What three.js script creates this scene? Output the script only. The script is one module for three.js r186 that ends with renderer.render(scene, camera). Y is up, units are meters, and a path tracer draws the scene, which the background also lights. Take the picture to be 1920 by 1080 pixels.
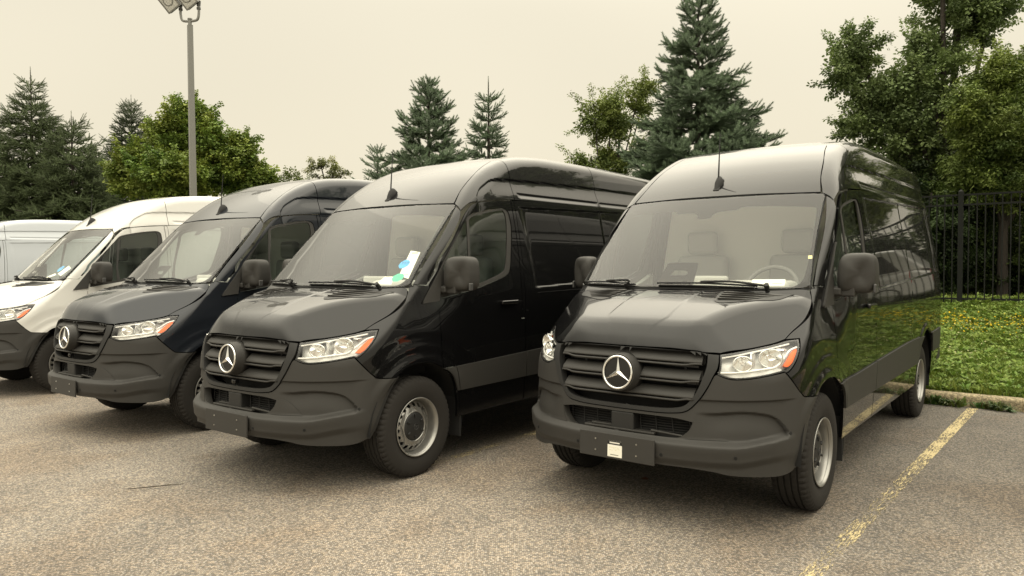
import * as THREE from 'three';
import { RoundedBoxGeometry } from 'three/addons/geometries/RoundedBoxGeometry.js';
import { mergeGeometries, toCreasedNormals } from 'three/addons/utils/BufferGeometryUtils.js';

// ------------------------------------------------------------------ camera, sky, sun, exposure
const scene = new THREE.Scene();
const camera = new THREE.PerspectiveCamera(42.875, 1024 / 576, 0.1, 600);
camera.position.set(0, 1.6146, 0);
camera.rotation.set(THREE.MathUtils.degToRad(-1.8177), 0, THREE.MathUtils.degToRad(-0.2984), 'XYZ');
const renderer = new THREE.WebGLRenderer({ antialias: true });
renderer.toneMapping = THREE.LinearToneMapping;
renderer.toneMappingExposure = 1.14;
renderer.shadowMap.enabled = true;
renderer.shadowMap.type = THREE.PCFSoftShadowMap;

const SUN_DIR = new THREE.Vector3(0.22, 0.78, -0.58).normalize();
{ // smoke haze: an even cream overcast, brighter towards the hidden sun and the zenith
  const W = 512, H = 256, d = new Float32Array(W * H * 4), v = new THREE.Vector3();
  for (let j = 0; j < H; j++) for (let i = 0; i < W; i++) {
    const up = ((j + .5) / H - .5) * Math.PI, a = ((i + .5) / W - .5) * 2 * Math.PI;
    v.set(Math.cos(a) * Math.cos(up), Math.sin(up), Math.sin(a) * Math.cos(up));
    const e = Math.max(0, v.y), c = Math.max(0, v.dot(SUN_DIR));
    const L = .745 + 2.2 * THREE.MathUtils.smoothstep(e, .32, .72) + .75 * Math.pow(c, 14);
    const m = 1 + .025 * Math.sin(v.x * 5 + 2 * Math.sin(v.z * 4 + v.y * 9)) * Math.sin(v.y * 11 + v.z * 3 + 1.5 * Math.sin(v.x * 7));
    const warm = Math.exp(-e * 3), k = (j * W + i) * 4;
    d[k] = m * L * (1.02 + .035 * warm); d[k + 1] = m * L * (.955 + .0 * warm); d[k + 2] = m * L * (.785 - .065 * warm); d[k + 3] = 1;
  }
  const sky = new THREE.DataTexture(d, W, H, THREE.RGBAFormat, THREE.FloatType);
  sky.mapping = THREE.EquirectangularReflectionMapping; sky.magFilter = THREE.LinearFilter; sky.minFilter = THREE.LinearFilter; sky.needsUpdate = true;
  scene.background = sky; scene.environment = sky;
}
const sun = new THREE.DirectionalLight(new THREE.Color().setRGB(1, .9, .72), .9);
sun.position.copy(SUN_DIR).multiplyScalar(60); sun.castShadow = true; sun.shadow.radius = 165;
Object.assign(sun.shadow.camera, { left: -40, right: 40, top: 40, bottom: -40, near: 1, far: 160 });
sun.shadow.mapSize.set(2048, 2048);
scene.add(sun, sun.target);


// ------------------------------------------------------------------ helpers
const { min, max, abs, sqrt, hypot, sin, cos, atan2, PI, exp, floor, pow } = Math;
let seed_ = 1;
const reseed = s => { seed_ = s | 0; };
const rnd = () => { seed_ = (seed_ + 0x6d2b79f5) | 0; let t = Math.imul(seed_ ^ (seed_ >>> 15), 1 | seed_); t = (t + Math.imul(t ^ (t >>> 7), 61 | t)) ^ t; return ((t ^ (t >>> 14)) >>> 0) / 4294967296; };
const rr = (a, b) => a + (b - a) * rnd();
const clamp = (t, a = 0, b = 1) => min(b, max(a, t));
const sst = (a, b, t) => { t = clamp((t - a) / (b - a)); return t * t * (3 - 2 * t); };
const lerp = (a, b, t) => a + (b - a) * t;
const used = {};
const numbered = n => { const k = used[n] = (used[n] ?? -1) + 1; return k ? n + '_' + String(k).padStart(3, '0') : n; };
function shadow(o) { o.castShadow = true; o.receiveShadow = true; return o; }
function mesh(name, g, m, parent) { const o = shadow(new THREE.Mesh(g, m)); o.name = parent ? name : numbered(name); (parent || scene).add(o); return o; }
function group(name, parent) { const o = new THREE.Group(); o.name = parent ? name : numbered(name); (parent || scene).add(o); return o; }
function tag(o, label, category, grp, kind) { o.userData = {}; if (label) o.userData.label = label; if (category) o.userData.category = category; if (grp) o.userData.group = grp; if (kind) o.userData.kind = kind; return o; }
const structure = o => { o.userData = { kind: 'structure' }; return o; };
const col = (r, g, b) => new THREE.Color().setRGB(r, g, b);
const std = (c, rough, o = {}) => new THREE.MeshStandardMaterial({ color: c, roughness: rough, ...o });
const phys = (c, rough, o = {}) => new THREE.MeshPhysicalMaterial({ color: c, roughness: rough, ...o });
function box(w, h, d, x = 0, y = 0, z = 0) { return new THREE.BoxGeometry(w, h, d).translate(x, y, z); }
function rbox(w, h, d, r, x = 0, y = 0, z = 0, s = 2) { return new RoundedBoxGeometry(w, h, d, s, r).translate(x, y, z); }
function merge(a) { return mergeGeometries(a.map(g => { g = g.index ? g.toNonIndexed() : g; for (const k of Object.keys(g.attributes)) if (!['position', 'normal', 'uv'].includes(k)) g.deleteAttribute(k); return g; }), false); }
function bar(a, b, r0, r1 = r0, n = 6) { // tapered rod from a to b
  const A = new THREE.Vector3(...a), B = new THREE.Vector3(...b), L = A.distanceTo(B), g = new THREE.CylinderGeometry(r1, r0, L, n, 1);
  g.translate(0, L / 2, 0); g.applyQuaternion(new THREE.Quaternion().setFromUnitVectors(new THREE.Vector3(0, 1, 0), B.clone().sub(A).normalize())); return g.translate(A.x, A.y, A.z);
}
function tube(pts, r, seg = 24, n = 6) { return new THREE.TubeGeometry(new THREE.CatmullRomCurve3(pts.map(p => new THREE.Vector3(...p))), seg, r, n); }
function dataTex(n, f, srgb, w = n, h = n) { const d = new Uint8Array(w * h * 4); for (let j = 0; j < h; j++) for (let i = 0; i < w; i++) { const c = f(i / w, j / h, i, j), k = (j * w + i) * 4; d[k] = clamp(c[0]) * 255; d[k + 1] = clamp(c[1]) * 255; d[k + 2] = clamp(c[2]) * 255; d[k + 3] = c.length > 3 ? clamp(c[3]) * 255 : 255; }
  const t = new THREE.DataTexture(d, w, h); t.wrapS = t.wrapT = THREE.RepeatWrapping; t.magFilter = THREE.LinearFilter; t.minFilter = THREE.LinearMipmapLinearFilter; t.generateMipmaps = true; t.anisotropy = 8; if (srgb) t.colorSpace = THREE.SRGBColorSpace; t.needsUpdate = true; return t; }
// tileable value noise
function tnoise(n, s) { const a = new Float32Array(n * n); let q = s * 7919 + 13; for (let i = 0; i < n * n; i++) { q = (Math.imul(q, 1664525) + 1013904223) | 0; a[i] = (q >>> 8) / 16777216; }
  return (u, v) => { u = (u - floor(u)) * n; v = (v - floor(v)) * n; const i = floor(u), j = floor(v), x = u - i, y = v - j, I = (i + 1) % n, J = (j + 1) % n, X = x * x * (3 - 2 * x), Y = y * y * (3 - 2 * y); return lerp(lerp(a[j % n * n + i % n], a[j % n * n + I], X), lerp(a[J * n + i % n], a[J * n + I], X), Y); }; }

// ------------------------------------------------------------------ the van's body surface, metres: x to its left, y up, z forward
function spline(P) { // monotone cubic through [x, y] pairs
  P = [...P].sort((a, b) => a[0] - b[0]); const n = P.length, x = P.map(p => p[0]), y = P.map(p => p[1]), d = [], m = [];
  for (let i = 0; i < n - 1; i++) d[i] = (y[i + 1] - y[i]) / (x[i + 1] - x[i]);
  m[0] = d[0]; m[n - 1] = d[n - 2];
  for (let i = 1; i < n - 1; i++) { if (d[i - 1] * d[i] <= 0) m[i] = 0; else { const h0 = x[i] - x[i - 1], h1 = x[i + 1] - x[i], a = 2 * h1 + h0, b = h1 + 2 * h0; m[i] = (a + b) / (a / d[i - 1] + b / d[i]); } }
  return t => {
    if (t <= x[0]) return y[0] + m[0] * (t - x[0]); if (t >= x[n - 1]) return y[n - 1] + m[n - 1] * (t - x[n - 1]);
    let i = 0; while (t > x[i + 1]) i++; const h = x[i + 1] - x[i], s = (t - x[i]) / h, s2 = s * s, s3 = s2 * s;
    return y[i] * (2 * s3 - 3 * s2 + 1) + m[i] * h * (s3 - 2 * s2 + s) + y[i + 1] * (3 * s2 - 2 * s3) + m[i + 1] * h * (s3 - s2);
  };
}
const smax = (a, b, k) => { const h = max(k - abs(a - b), 0) / k; return max(a, b) + h * h * k * .25; };
const Xp = spline([[.2, .945], [.35, .972], [.6, .993], [.9, 1.006], [1.2, 1.008], [1.35, 1.002], [1.5, .985], [1.8, .94], [2.05, .893], [2.2, .866], [2.4, .812], [2.55, .772], [2.7, .73], [2.9, .67]]);
const Tp = spline([[-.02, 1.03], [-.06, 1.10], [-.11, 1.165], [-.2, 1.235], [-.35, 1.305], [-.58, 1.378], [-.8, 1.42], [-.862, 1.43]]);
const Wp = spline([[-.5, 1.079], [-.862, 1.43], [-1.2, 1.765], [-1.576, 2.125], [-1.71, 2.24], [-1.85, 2.345], [-2.0, 2.44], [-2.2, 2.54], [-2.4, 2.612], [-2.7, 2.668], [-3.2, 2.703], [-4.2, 2.715], [-5.6, 2.705], [-5.95, 2.69]]);
const gp = spline([[0, -.035], [.27, -.045], [.5, -.09], [.667, -.158], [.8, -.26], [.9, -.388], [.966, -.56], [.99, -.72], [1.003, -.95], [1.01, -1.3]]);
const leanp = spline([[.2, -.01], [.5, 0], [.6, -.01], [.8, -.035], [.95, -.055], [1.08, -.09], [1.2, -.14], [1.4, -.25]]);
const ribY = spline([[-1.86, 2.2], [-1.92, 2.267], [-2.01, 2.322], [-2.12, 2.372], [-2.25, 2.39], [-2.4, 2.398], [-3.04, 2.419], [-3.97, 2.441], [-4.85, 2.452], [-5.9, 2.455]]);
const lowY = spline([[-1.69, 2.07], [-1.75, 2.125], [-1.877, 2.162], [-2.105, 2.187], [-2.36, 2.205], [-2.96, 2.228], [-3.9, 2.24], [-5.9, 2.245]]);
const scoopY = spline([[.4, .728], [.55, .728], [.715, .741], [.82, .725], [.868, .695], [.905, .638], [.928, .575], [.94, .5]]);
let DETAIL = 1;
const rrect = (u, v, u0, u1, v0, v1, r) => { // signed distance to a rounded rectangle
  const cx = (u0 + u1) / 2, cy = (v0 + v1) / 2, qx = abs(u - cx) - (u1 - u0) / 2 + r, qy = abs(v - cy) - (v1 - v0) / 2 + r;
  return hypot(max(qx, 0), max(qy, 0)) + min(max(qx, qy), 0) - r; };
function relief(x, y, z) { // pressed lines of the panels: above 0 is sunk
  let d = 0;
  if (z < -1.5 && x > .6) {
    if (y > 2.05) { // the upper side: an overhanging rib with a sunk band below
      if (z < -1.86) { const ry = ribY(z), b = ry - y; d += .014 * sst(-.006, .018, b) * (1 - sst(.02, .2, b)); const b2 = 2.272 + .007 * (-2.5 - z) - y; if (z < -2.47) d += .008 * sst(-.008, .012, b2) * (1 - sst(.014, .05, b2)) * sst(.012, .03, abs(z + 3.95)); }
    }
    if (z < -2.4) { const sl = y - .034 * (-2.6 - z) , top = y - .028 * (-2.5 - z);
      const zz = z + .1 * (1.4 - y) * sst(-4, -3, z); d += .0095 * sst(1.398, 1.416, sl) * sst(2.148, 2.132, top) * sst(-2.5, -2.61, zz) * sst(-5.6, -5.52, z);
      d += .004 * (1 - sst(.003, .007, abs(z + 3.95))) * sst(2.2, 2.1, y); }
  }
  if (z > -1.75 && z < -.3 && y < 1.25 && x > .8) { const r = hypot(z + 1.02, y - .39); d -= .014 * sst(.44, .475, r) * (1 - sst(.5, .575, r)) * sst(.55, .8, y); d += .006 * sst(.6, .64, r) * (1 - sst(.66, .74, r)) * sst(.75, 1.0, y); }
  if (z < -4.0 && y < 1.25 && x > .8) { const r = hypot(z + 4.72, y - .39); d -= .014 * sst(.48, .52, r) * (1 - sst(.55, .62, r)) * sst(.7, .9, y); }
  if (z > -.95 && y < .8) { // bumper: lip, shelf and scoop
    const lift = .035 * sst(.7, .92, x), yy = y - lift, w = 1 - sst(.88, .955, x);
    d += w * (.012 - .038 * sst(.568, .53, yy) + .006 * sst(.528, .45, yy) + .022 * sst(.452, .40, yy)) + (1 - w) * .02 * sst(.5, .36, y);
    if (x > .42) d += .026 * sst(-.002, .022, scoopY(x) - y) * sst(.46, .62, x) * sst(.53, .575, yy) * (1 - .55 * sst(.0, .14, scoopY(x) - y));
  }
  if (z > -1.1 && y > 1.1 && x < .6) d += .0035 * sst(.012, -.012, x - (.215 - .08 * sst(-.3, -.15, z))) * sst(-.12, -.3, z) * -1; // bonnet's raised middle
  return d;
}
function F0(x, y, z) {
  const tap = .078 * sst(.85, 1.4, y) * sst(-1.75, -1.0, z) + .02 * sst(-5.2, -6, z);
  const s = x - Xp(y) + tap;
  const win = (y - Wp(z + .15 * x * x * sst(-3, -1.6, z)) + .04 * x * x * sst(-1.7, -2.4, z)) / (1 + .4 * sst(-2.6, -1.9, z) * sst(-.3, -.6, z));
  let top = win;
  if (z > -1.2) { const hood = (y - Tp(z + .05 * x * x) + .05 * x * x) / 1.1; top = z > -.4 ? hood : min(hood, win); }
  let f = smax(s, top, .07 + .03 * sst(-1.5, -2.1, z));
  if (z > -1.6) {
    f = smax(f, .58 * (x - .5) + .642 * (y - 1.10) + .5 * (z + .12) - 3 * max(0, y - 1.45), .03);
    const g = gp(x) + leanp(y), ds = (gp(x + .01) - gp(x - .01)) / .02;
    f = smax(f, (z - g) / sqrt(1 + ds * ds), .05);
  } else f = smax(f, -z - 5.93 + .06 * sst(1.5, 2.7, y), .08);
  return smax(f, .2 - y, .04);
}
const F = (x, y, z) => { x = abs(x); return F0(x, y, z) + (DETAIL ? relief(x, y, z) : 0); };
const PR = { // ways to lay a flat outline onto the surface: (u, v) -> ray
  side: { o: (u, v) => [0, v, u], d: () => [1, 0, 0], r: [.3, 1.3], inv: p => [p[2], p[1]], m: [1, 1] },
  fan: { o: (u, v) => [0, v, -1.3], d: u => [sin(u), 0, cos(u)], r: [.25, 1.7], inv: p => [atan2(p[0], p[2] + 1.3), p[1]], m: [1.1, 1] },
  pil: { o: (u, v) => [0, v, -2.4], d: u => [sin(u), 0, cos(u)], r: [.25, 2], inv: p => [atan2(p[0], p[2] + 2.4), p[1]], m: [1.2, 1] },
  top: { o: (u, v) => [u, 0, v], d: () => [0, 1, 0], r: [.6, 3], inv: p => [p[0], p[2]], m: [1, 1] },
  front: { o: (u, v) => [u, v, -3.2], d: () => [0, 0, 1], r: [.2, 3.4], inv: p => [p[0], p[1]], m: [1, 1] },
  hd: { o: (u, v) => [u, .70711 * v + .14142, -.70711 * v + .14142], d: () => [0, .70711, .70711], r: [-.05, .9], inv: p => [p[0], (p[1] - p[2]) * .70711], m: [1, 1] },
  back: { o: (u, v) => [u, v, -4], d: () => [0, 0, -1], r: [.5, 2.5], inv: p => [p[0], p[1]], m: [1, 1] },
  shl: { o: u => [.2, 1.85, u], d: (u, v) => [cos(v), sin(v), 0], r: [.2, 1.3], inv: p => [p[2], atan2(p[1] - 1.85, p[0] - .2)], m: [1, .75] },
};
function onto(pr, u, v) {
  const P = PR[pr], o = P.o(u, v), d = P.d(u, v), [a, b] = P.r, n = 14; let t1 = b, f1 = F(o[0] + d[0] * b, o[1] + d[1] * b, o[2] + d[2] * b);
  for (let i = 1; i <= n; i++) {
    const t = b + (a - b) * i / n, f = F(o[0] + d[0] * t, o[1] + d[1] * t, o[2] + d[2] * t);
    if (f <= 0 && f1 > 0) { let lo = t, hi = t1, fl = f, fh = f1; for (let j = 0; j < 26 && hi - lo > 1e-6; j++) { let m = j % 3 == 2 ? (lo + hi) / 2 : lo + (hi - lo) * clamp(fl / (fl - fh), .05, .95); const fm = F(o[0] + d[0] * m, o[1] + d[1] * m, o[2] + d[2] * m); if (fm <= 0) { lo = m; fl = fm; } else { hi = m; fh = fm; } } const m = (lo + hi) / 2; return [o[0] + d[0] * m, o[1] + d[1] * m, o[2] + d[2] * m]; }
    t1 = t; f1 = f;
  }
  return [o[0] + d[0] * a, o[1] + d[1] * a, o[2] + d[2] * a];
}
function normalAt(p) { const h = .0025, [x, y, z] = p, n = [F(x + h, y, z) - F(x - h, y, z), F(x, y + h, z) - F(x, y - h, z), F(x, y, z + h) - F(x, y, z - h)], l = hypot(...n) || 1; return n.map(q => q / l); }
// outline helpers: points [u, v] or [u, v, 1] for a sharp corner; the rest is smoothed
function outline(pts, div = 4) {
  const n = pts.length, out = [];
  for (let i = 0; i < n; i++) {
    const p1 = pts[i], p2 = pts[(i + 1) % n], p0 = p1[2] ? p1 : pts[(i + n - 1) % n], p3 = p2[2] ? p2 : pts[(i + 2) % n];
    if (p1[2] && p2[2]) { out.push([p1[0], p1[1]]); continue; }
    for (let k = 0; k < div; k++) { const t = k / div, t2 = t * t, t3 = t2 * t; out.push([0, 1].map(c => .5 * (2 * p1[c] + (p2[c] - p0[c]) * t + (2 * p0[c] - 5 * p1[c] + 4 * p2[c] - p3[c]) * t2 + (3 * p1[c] - p0[c] - 3 * p2[c] + p3[c]) * t3))); }
  }
  return out;
}
const area2 = p => p.reduce((s, a, i) => { const b = p[(i + 1) % p.length]; return s + a[0] * b[1] - a[1] * b[0]; }, 0);
const sym = half => [...half, ...half.filter(p => abs(p[0]) > 1e-6).map(p => [-p[0], p[1], p[2]]).reverse()]; // half runs from the middle line round to the middle line
function inset(p, g) { const s = Math.sign(area2(p)), n = p.length; return p.map((q, i) => { const a = p[(i + n - 1) % n], b = p[(i + 1) % n]; let e1 = [q[0] - a[0], q[1] - a[1]], e2 = [b[0] - q[0], b[1] - q[1]]; const l1 = hypot(...e1) || 1e-9, l2 = hypot(...e2) || 1e-9; const n1 = [-e1[1] / l1, e1[0] / l1], n2 = [-e2[1] / l2, e2[0] / l2]; let m = [n1[0] + n2[0], n1[1] + n2[1]]; const k = max(.5, (m[0] * m[0] + m[1] * m[1]) / 2); return [q[0] + s * g * m[0] / k, q[1] + s * g * m[1] / k]; }); }
const to = (pr, P) => P.map(p => { const q = PR[pr].inv(p); if (p[3]) q.push(1); return q; });
function inPoly(p, u, v) { let c = false; for (let i = 0, j = p.length - 1; i < p.length; j = i++) { const [a, b] = p[i], [e, f] = p[j]; if ((b > v) !== (f > v) && u < (e - a) * (v - b) / (f - b) + a) c = !c; } return c; }
function keyhole(outer, holes) { let p = area2(outer) < 0 ? [...outer].reverse() : [...outer]; for (let h of holes) { if (area2(h) > 0) h = [...h].reverse(); let best = [1e9]; p.forEach((a, i) => h.forEach((b, j) => { const d = hypot(a[0] - b[0], a[1] - b[1]); if (d < best[0]) best = [d, i, j]; })); const [, i, j] = best; p = [...p.slice(0, i + 1), ...h.slice(j), ...h.slice(0, j + 1), ...p.slice(i)]; } return p; }
function clipCell(poly, u0, u1, v0, v1) {
  let p = poly;
  for (const [c, s, lim] of [[0, 1, u0], [0, -1, u1], [1, 1, v0], [1, -1, v1]]) {
    const q = []; for (let i = 0; i < p.length; i++) { const a = p[i], b = p[(i + 1) % p.length], da = s * (a[c] - lim), db = s * (b[c] - lim); if (da >= 0) q.push(a); if ((da > 0 && db < 0) || (da < 0 && db > 0)) { const t = da / (da - db); q.push([a[0] + (b[0] - a[0]) * t, a[1] + (b[1] - a[1]) * t]); } }
    p = q; if (p.length < 3) return null;
  }
  const r = p.filter((a, i) => { const b = p[(i + 1) % p.length]; return abs(a[0] - b[0]) + abs(a[1] - b[1]) > 1e-7; });
  return r.length > 2 && abs(area2(r)) > 1e-9 ? r : null;
}
// a sheet of the surface inside an outline; off: lifted along the normal; flange: edges folded inwards by that depth
function panel(pr, pts, { step = .03, aspect = 1, gap = .0025, off = 0, flange = .02, holes = [], raw = false, bend = null } = {}) {
  let outer = raw ? pts : outline(pts); outer = gap ? inset(outer, gap) : outer; holes = holes.map(h => raw ? h : outline(h)).map(h => gap ? inset(h, -gap) : h);
  const M = PR[pr].m, su = step * aspect / M[0], sv = step / M[1], poly = keyhole(outer, holes), rings = [outer, ...holes];
  let a = 1e9, b = -1e9, c = 1e9, d = -1e9; for (const [u, v] of outer) { a = min(a, u); b = max(b, u); c = min(c, v); d = max(d, v); }
  const P = [], N = [], U = [], I = [], cache = new Map();
  const vert = (u, v) => { const k = Math.round(u * 1e5) + ',' + Math.round(v * 1e5); let i = cache.get(k); if (i === undefined) { let p = onto(pr, u, v), n = normalAt(p), f = off + (bend ? bend(u, v, p) : 0); i = P.length / 3; P.push(p[0] + n[0] * f, p[1] + n[1] * f, p[2] + n[2] * f); N.push(...n); U.push(u * M[0], v * M[1]); cache.set(k, i); } return i; };
  const tri = (i, j, k) => { if (i === j || j === k || i === k) return; const q = t => [P[t * 3], P[t * 3 + 1], P[t * 3 + 2]], A = q(i), B = q(j), C = q(k), e = B.map((x, m) => x - A[m]), f = C.map((x, m) => x - A[m]); const dot = (e[1] * f[2] - e[2] * f[1]) * N[i * 3] + (e[2] * f[0] - e[0] * f[2]) * N[i * 3 + 1] + (e[0] * f[1] - e[1] * f[0]) * N[i * 3 + 2]; dot >= 0 ? I.push(i, j, k) : I.push(i, k, j); };
  const nu = max(1, Math.ceil((b - a) / su)), nv = max(1, Math.ceil((d - c) / sv)), hu = (b - a) / nu, hv = (d - c) / nv, hit = new Uint8Array(nu * nv);
  for (const R of rings) R.forEach((p, i) => { const q = R[(i + 1) % R.length], n = max(1, Math.ceil(max(abs(q[0] - p[0]) / hu, abs(q[1] - p[1]) / hv) * 6)); for (let k = 0; k <= n; k++) { const u = lerp(p[0], q[0], k / n), v = lerp(p[1], q[1], k / n); for (const e of [-1e-6, 1e-6]) for (const f of [-1e-6, 1e-6]) { const x = floor((u - a) / hu + e), y = floor((v - c) / hv + f); if (x >= 0 && y >= 0 && x < nu && y < nv) hit[y * nu + x] = 1; } } });
  for (let j = 0; j < nv; j++) for (let i = 0; i < nu; i++) {
    const u0 = a + i * hu, u1 = a + (i + 1) * hu, v0 = c + j * hv, v1 = c + (j + 1) * hv;
    if (!hit[j * nu + i]) { if (inPoly(poly, (u0 + u1) / 2, (v0 + v1) / 2)) { const q = [vert(u0, v0), vert(u1, v0), vert(u1, v1), vert(u0, v1)]; tri(q[0], q[1], q[2]); tri(q[0], q[2], q[3]); } continue; }
    const cell = clipCell(poly, u0, u1, v0, v1); if (!cell) continue;
    const T = THREE.ShapeUtils.triangulateShape(cell.map(p => new THREE.Vector2(...p)), []), ids = cell.map(p => vert(p[0], p[1]));
    for (const t of T) tri(ids[t[0]], ids[t[1]], ids[t[2]]);
  }
  if (flange) for (const R of rings) { // folded edge, a small round first
    const dense = []; R.forEach((p, i) => { const q = R[(i + 1) % R.length], n = max(1, Math.ceil(hypot((q[0] - p[0]) * M[0], (q[1] - p[1]) * M[1]) / (step * 1.2))); for (let k = 0; k < n; k++) dense.push([lerp(p[0], q[0], k / n), lerp(p[1], q[1], k / n)]); });
    const pts3 = dense.map(p => { const q = onto(pr, ...p), n = normalAt(q), f = off + (bend ? bend(p[0], p[1], q) : 0); return [q.map((x, m) => x + n[m] * f), n]; }), n = pts3.length, base = P.length / 3;
    pts3.forEach(([p, nn], i) => { const q = pts3[(i + 1) % n][0], r = pts3[(i + n - 1) % n][0], t = q.map((x, m) => x - r[m]); let w = [t[1] * nn[2] - t[2] * nn[1], t[2] * nn[0] - t[0] * nn[2], t[0] * nn[1] - t[1] * nn[0]]; const l = hypot(...w) || 1; w = w.map(x => x / l);
      for (let k = 0; k < 2; k++) { P.push(...p.map((x, m) => x - nn[m] * flange * k)); N.push(...w); U.push(0, 0); } });
    for (let i = 0; i < n; i++) { const A = base + i * 2, B = base + ((i + 1) % n) * 2; I.push(A, A + 1, B, B, A + 1, B + 1); }
  }
  const g = new THREE.BufferGeometry(); g.setAttribute('position', new THREE.Float32BufferAttribute(P, 3)); g.setAttribute('normal', new THREE.Float32BufferAttribute(N, 3)); g.setAttribute('uv', new THREE.Float32BufferAttribute(U, 2)); g.setIndex(I); return g;
}
function mirrorX(g) { g = g.clone(); const p = g.attributes.position, n = g.attributes.normal; for (let i = 0; i < p.count; i++) { p.setX(i, -p.getX(i)); if (n) n.setX(i, -n.getX(i)); } if (g.index) { const a = g.index.array; for (let i = 0; i < a.length; i += 3) { const t = a[i]; a[i] = a[i + 1]; a[i + 1] = t; } } else { for (const k of Object.keys(g.attributes)) { const A = g.attributes[k], s = A.itemSize, d = A.array; for (let i = 0; i < A.count; i += 3) for (let c = 0; c < s; c++) { const t = d[i * s + c]; d[i * s + c] = d[(i + 1) * s + c]; d[(i + 1) * s + c] = t; } } } return g; }

// ------------------------------------------------------------------ van materials
const dustN = tnoise(64, 3), dustM = tnoise(256, 5);
const grainTex = dataTex(256, (u, v) => { const g = .5 + .5 * (dustM(u, v) - .5) + .2 * (dustN(u * 2, v * 2) - .5); return [g, g, g]; }); grainTex.repeat.set(6, 6);
const smearTex = dataTex(256, (u, v) => { const g = .35 + .65 * pow(dustN(u, v) * .6 + dustM(u, v) * .4, 1.5); return [g, g, g]; });
const paint = (r, g, b, flake = 0) => phys(col(r, g, b), .35, { clearcoat: .84, clearcoatRoughness: .03, metalness: flake, specularIntensity: .12 });
const M = {
  black: paint(.0035, .0035, .0038), blue: paint(.013, .0155, .0205, .2), white: phys(col(.6, .595, .57), .45, { clearcoat: .8, clearcoatRoughness: .06 }), silver: phys(col(.43, .46, .5), .45, { clearcoat: .8, clearcoatRoughness: .06, metalness: .15 }),
  trim: std(col(.027, .0255, .023), .62, { bumpMap: grainTex, bumpScale: .0004 }), trimDark: std(col(.014, .014, .0135), .6), rubber: std(col(.012, .012, .012), .7), gloss: phys(col(.006, .006, .006), .12),
  glass: phys(col(1, 1, 1), .0, { transmission: 1, thickness: 0, ior: 1.5 }), screenGlass: phys(col(.97, .99, .95), .0, { transmission: 1, thickness: 0, ior: 1.52 }), tint: phys(col(.3, .35, .33), .0, { transmission: 1, thickness: 0, ior: 1.52 }),
  frit: phys(col(.008, .0078, .0075), .9, { specularIntensity: 0 }), tyre: phys(col(.024, .022, .02), .85, { specularIntensity: .5, bumpMap: grainTex, bumpScale: .001 }), wheel: std(col(.31, .305, .29), .36, { metalness: .7 }), cap: std(col(.016, .016, .016), .5),
  chrome: std(col(.92, .92, .9), .07, { metalness: 1 }), satin: std(col(.83, .83, .81), .22, { metalness: .85 }), lampBase: std(col(.86, .86, .82), .3, { metalness: .25 }), lampWhite: std(col(.82, .82, .78), .35),
  amber: phys(col(.9, .13, .008), .35, { specularIntensity: .3 }), dash: std(col(.42, .42, .395), .9), seat: std(col(.37, .37, .35), .95), wall: std(col(.8, .8, .75), .9), wheelRim: std(col(.2, .2, .19), .8), liner: std(col(.33, .32, .3), .9), dark: std(col(.006, .006, .006), .9), metalDark: std(col(.09, .09, .09), .5, { metalness: .6 }),
  paper: std(col(.8, .8, .76), .7), tagBlue: std(col(.09, .38, .7), .6), tagGreen: std(col(.08, .55, .42), .6), tagYellow: std(col(.8, .72, .3), .6), screw: std(col(.5, .5, .47), .3, { metalness: 1 }),
};
const body3 = (pr, P) => to(pr, P);
const both = g => merge([g, mirrorX(g)]);

// ------------------------------------------------------------------ outlines measured on the vans
const HL = [[.586, 1.073, -.217, 1], [.696, 1.094, -.34], [.803, 1.121, -.498], [.861, 1.142, -.592], [.916, 1.149, -.66, 1], [.932, 1.085, -.612], [.928, 1.008, -.532], [.909, .965, -.471], [.893, .968, -.447, 1], [.846, .953, -.374], [.771, .937, -.288], [.689, .929, -.222], [.635, .937, -.194], [.585, .955, -.178, 1], [.595, 1.0, -.189]];
const SURR_OUT = [[0, .705, -.06], [.25, .706, -.067], [.36, .713, -.081], [.414, .723, -.093], [.453, .748, -.106], [.5, .804, -.125], [.54, .875, -.146], [.569, .944, -.167], [.59, .998, -.187], [.586, 1.07, -.214, 1], [.51, 1.078, -.182], [.45, 1.088, -.171], [.2, 1.094, -.14], [0, 1.094, -.133]];
const SURR_IN = [[0, .738, -.062], [.19, .738, -.068], [.33, .745, -.081], [.41, .765, -.1], [.45, .81, -.115], [.48, .86, -.125], [.505, .93, -.142], [.522, 1.0, -.163], [.522, 1.066, -.18, 1], [.45, 1.08, -.171], [.2, 1.084, -.14], [0, 1.084, -.133]];
const symFan = P => { const h = to('fan', P); return sym(h); };

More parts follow.
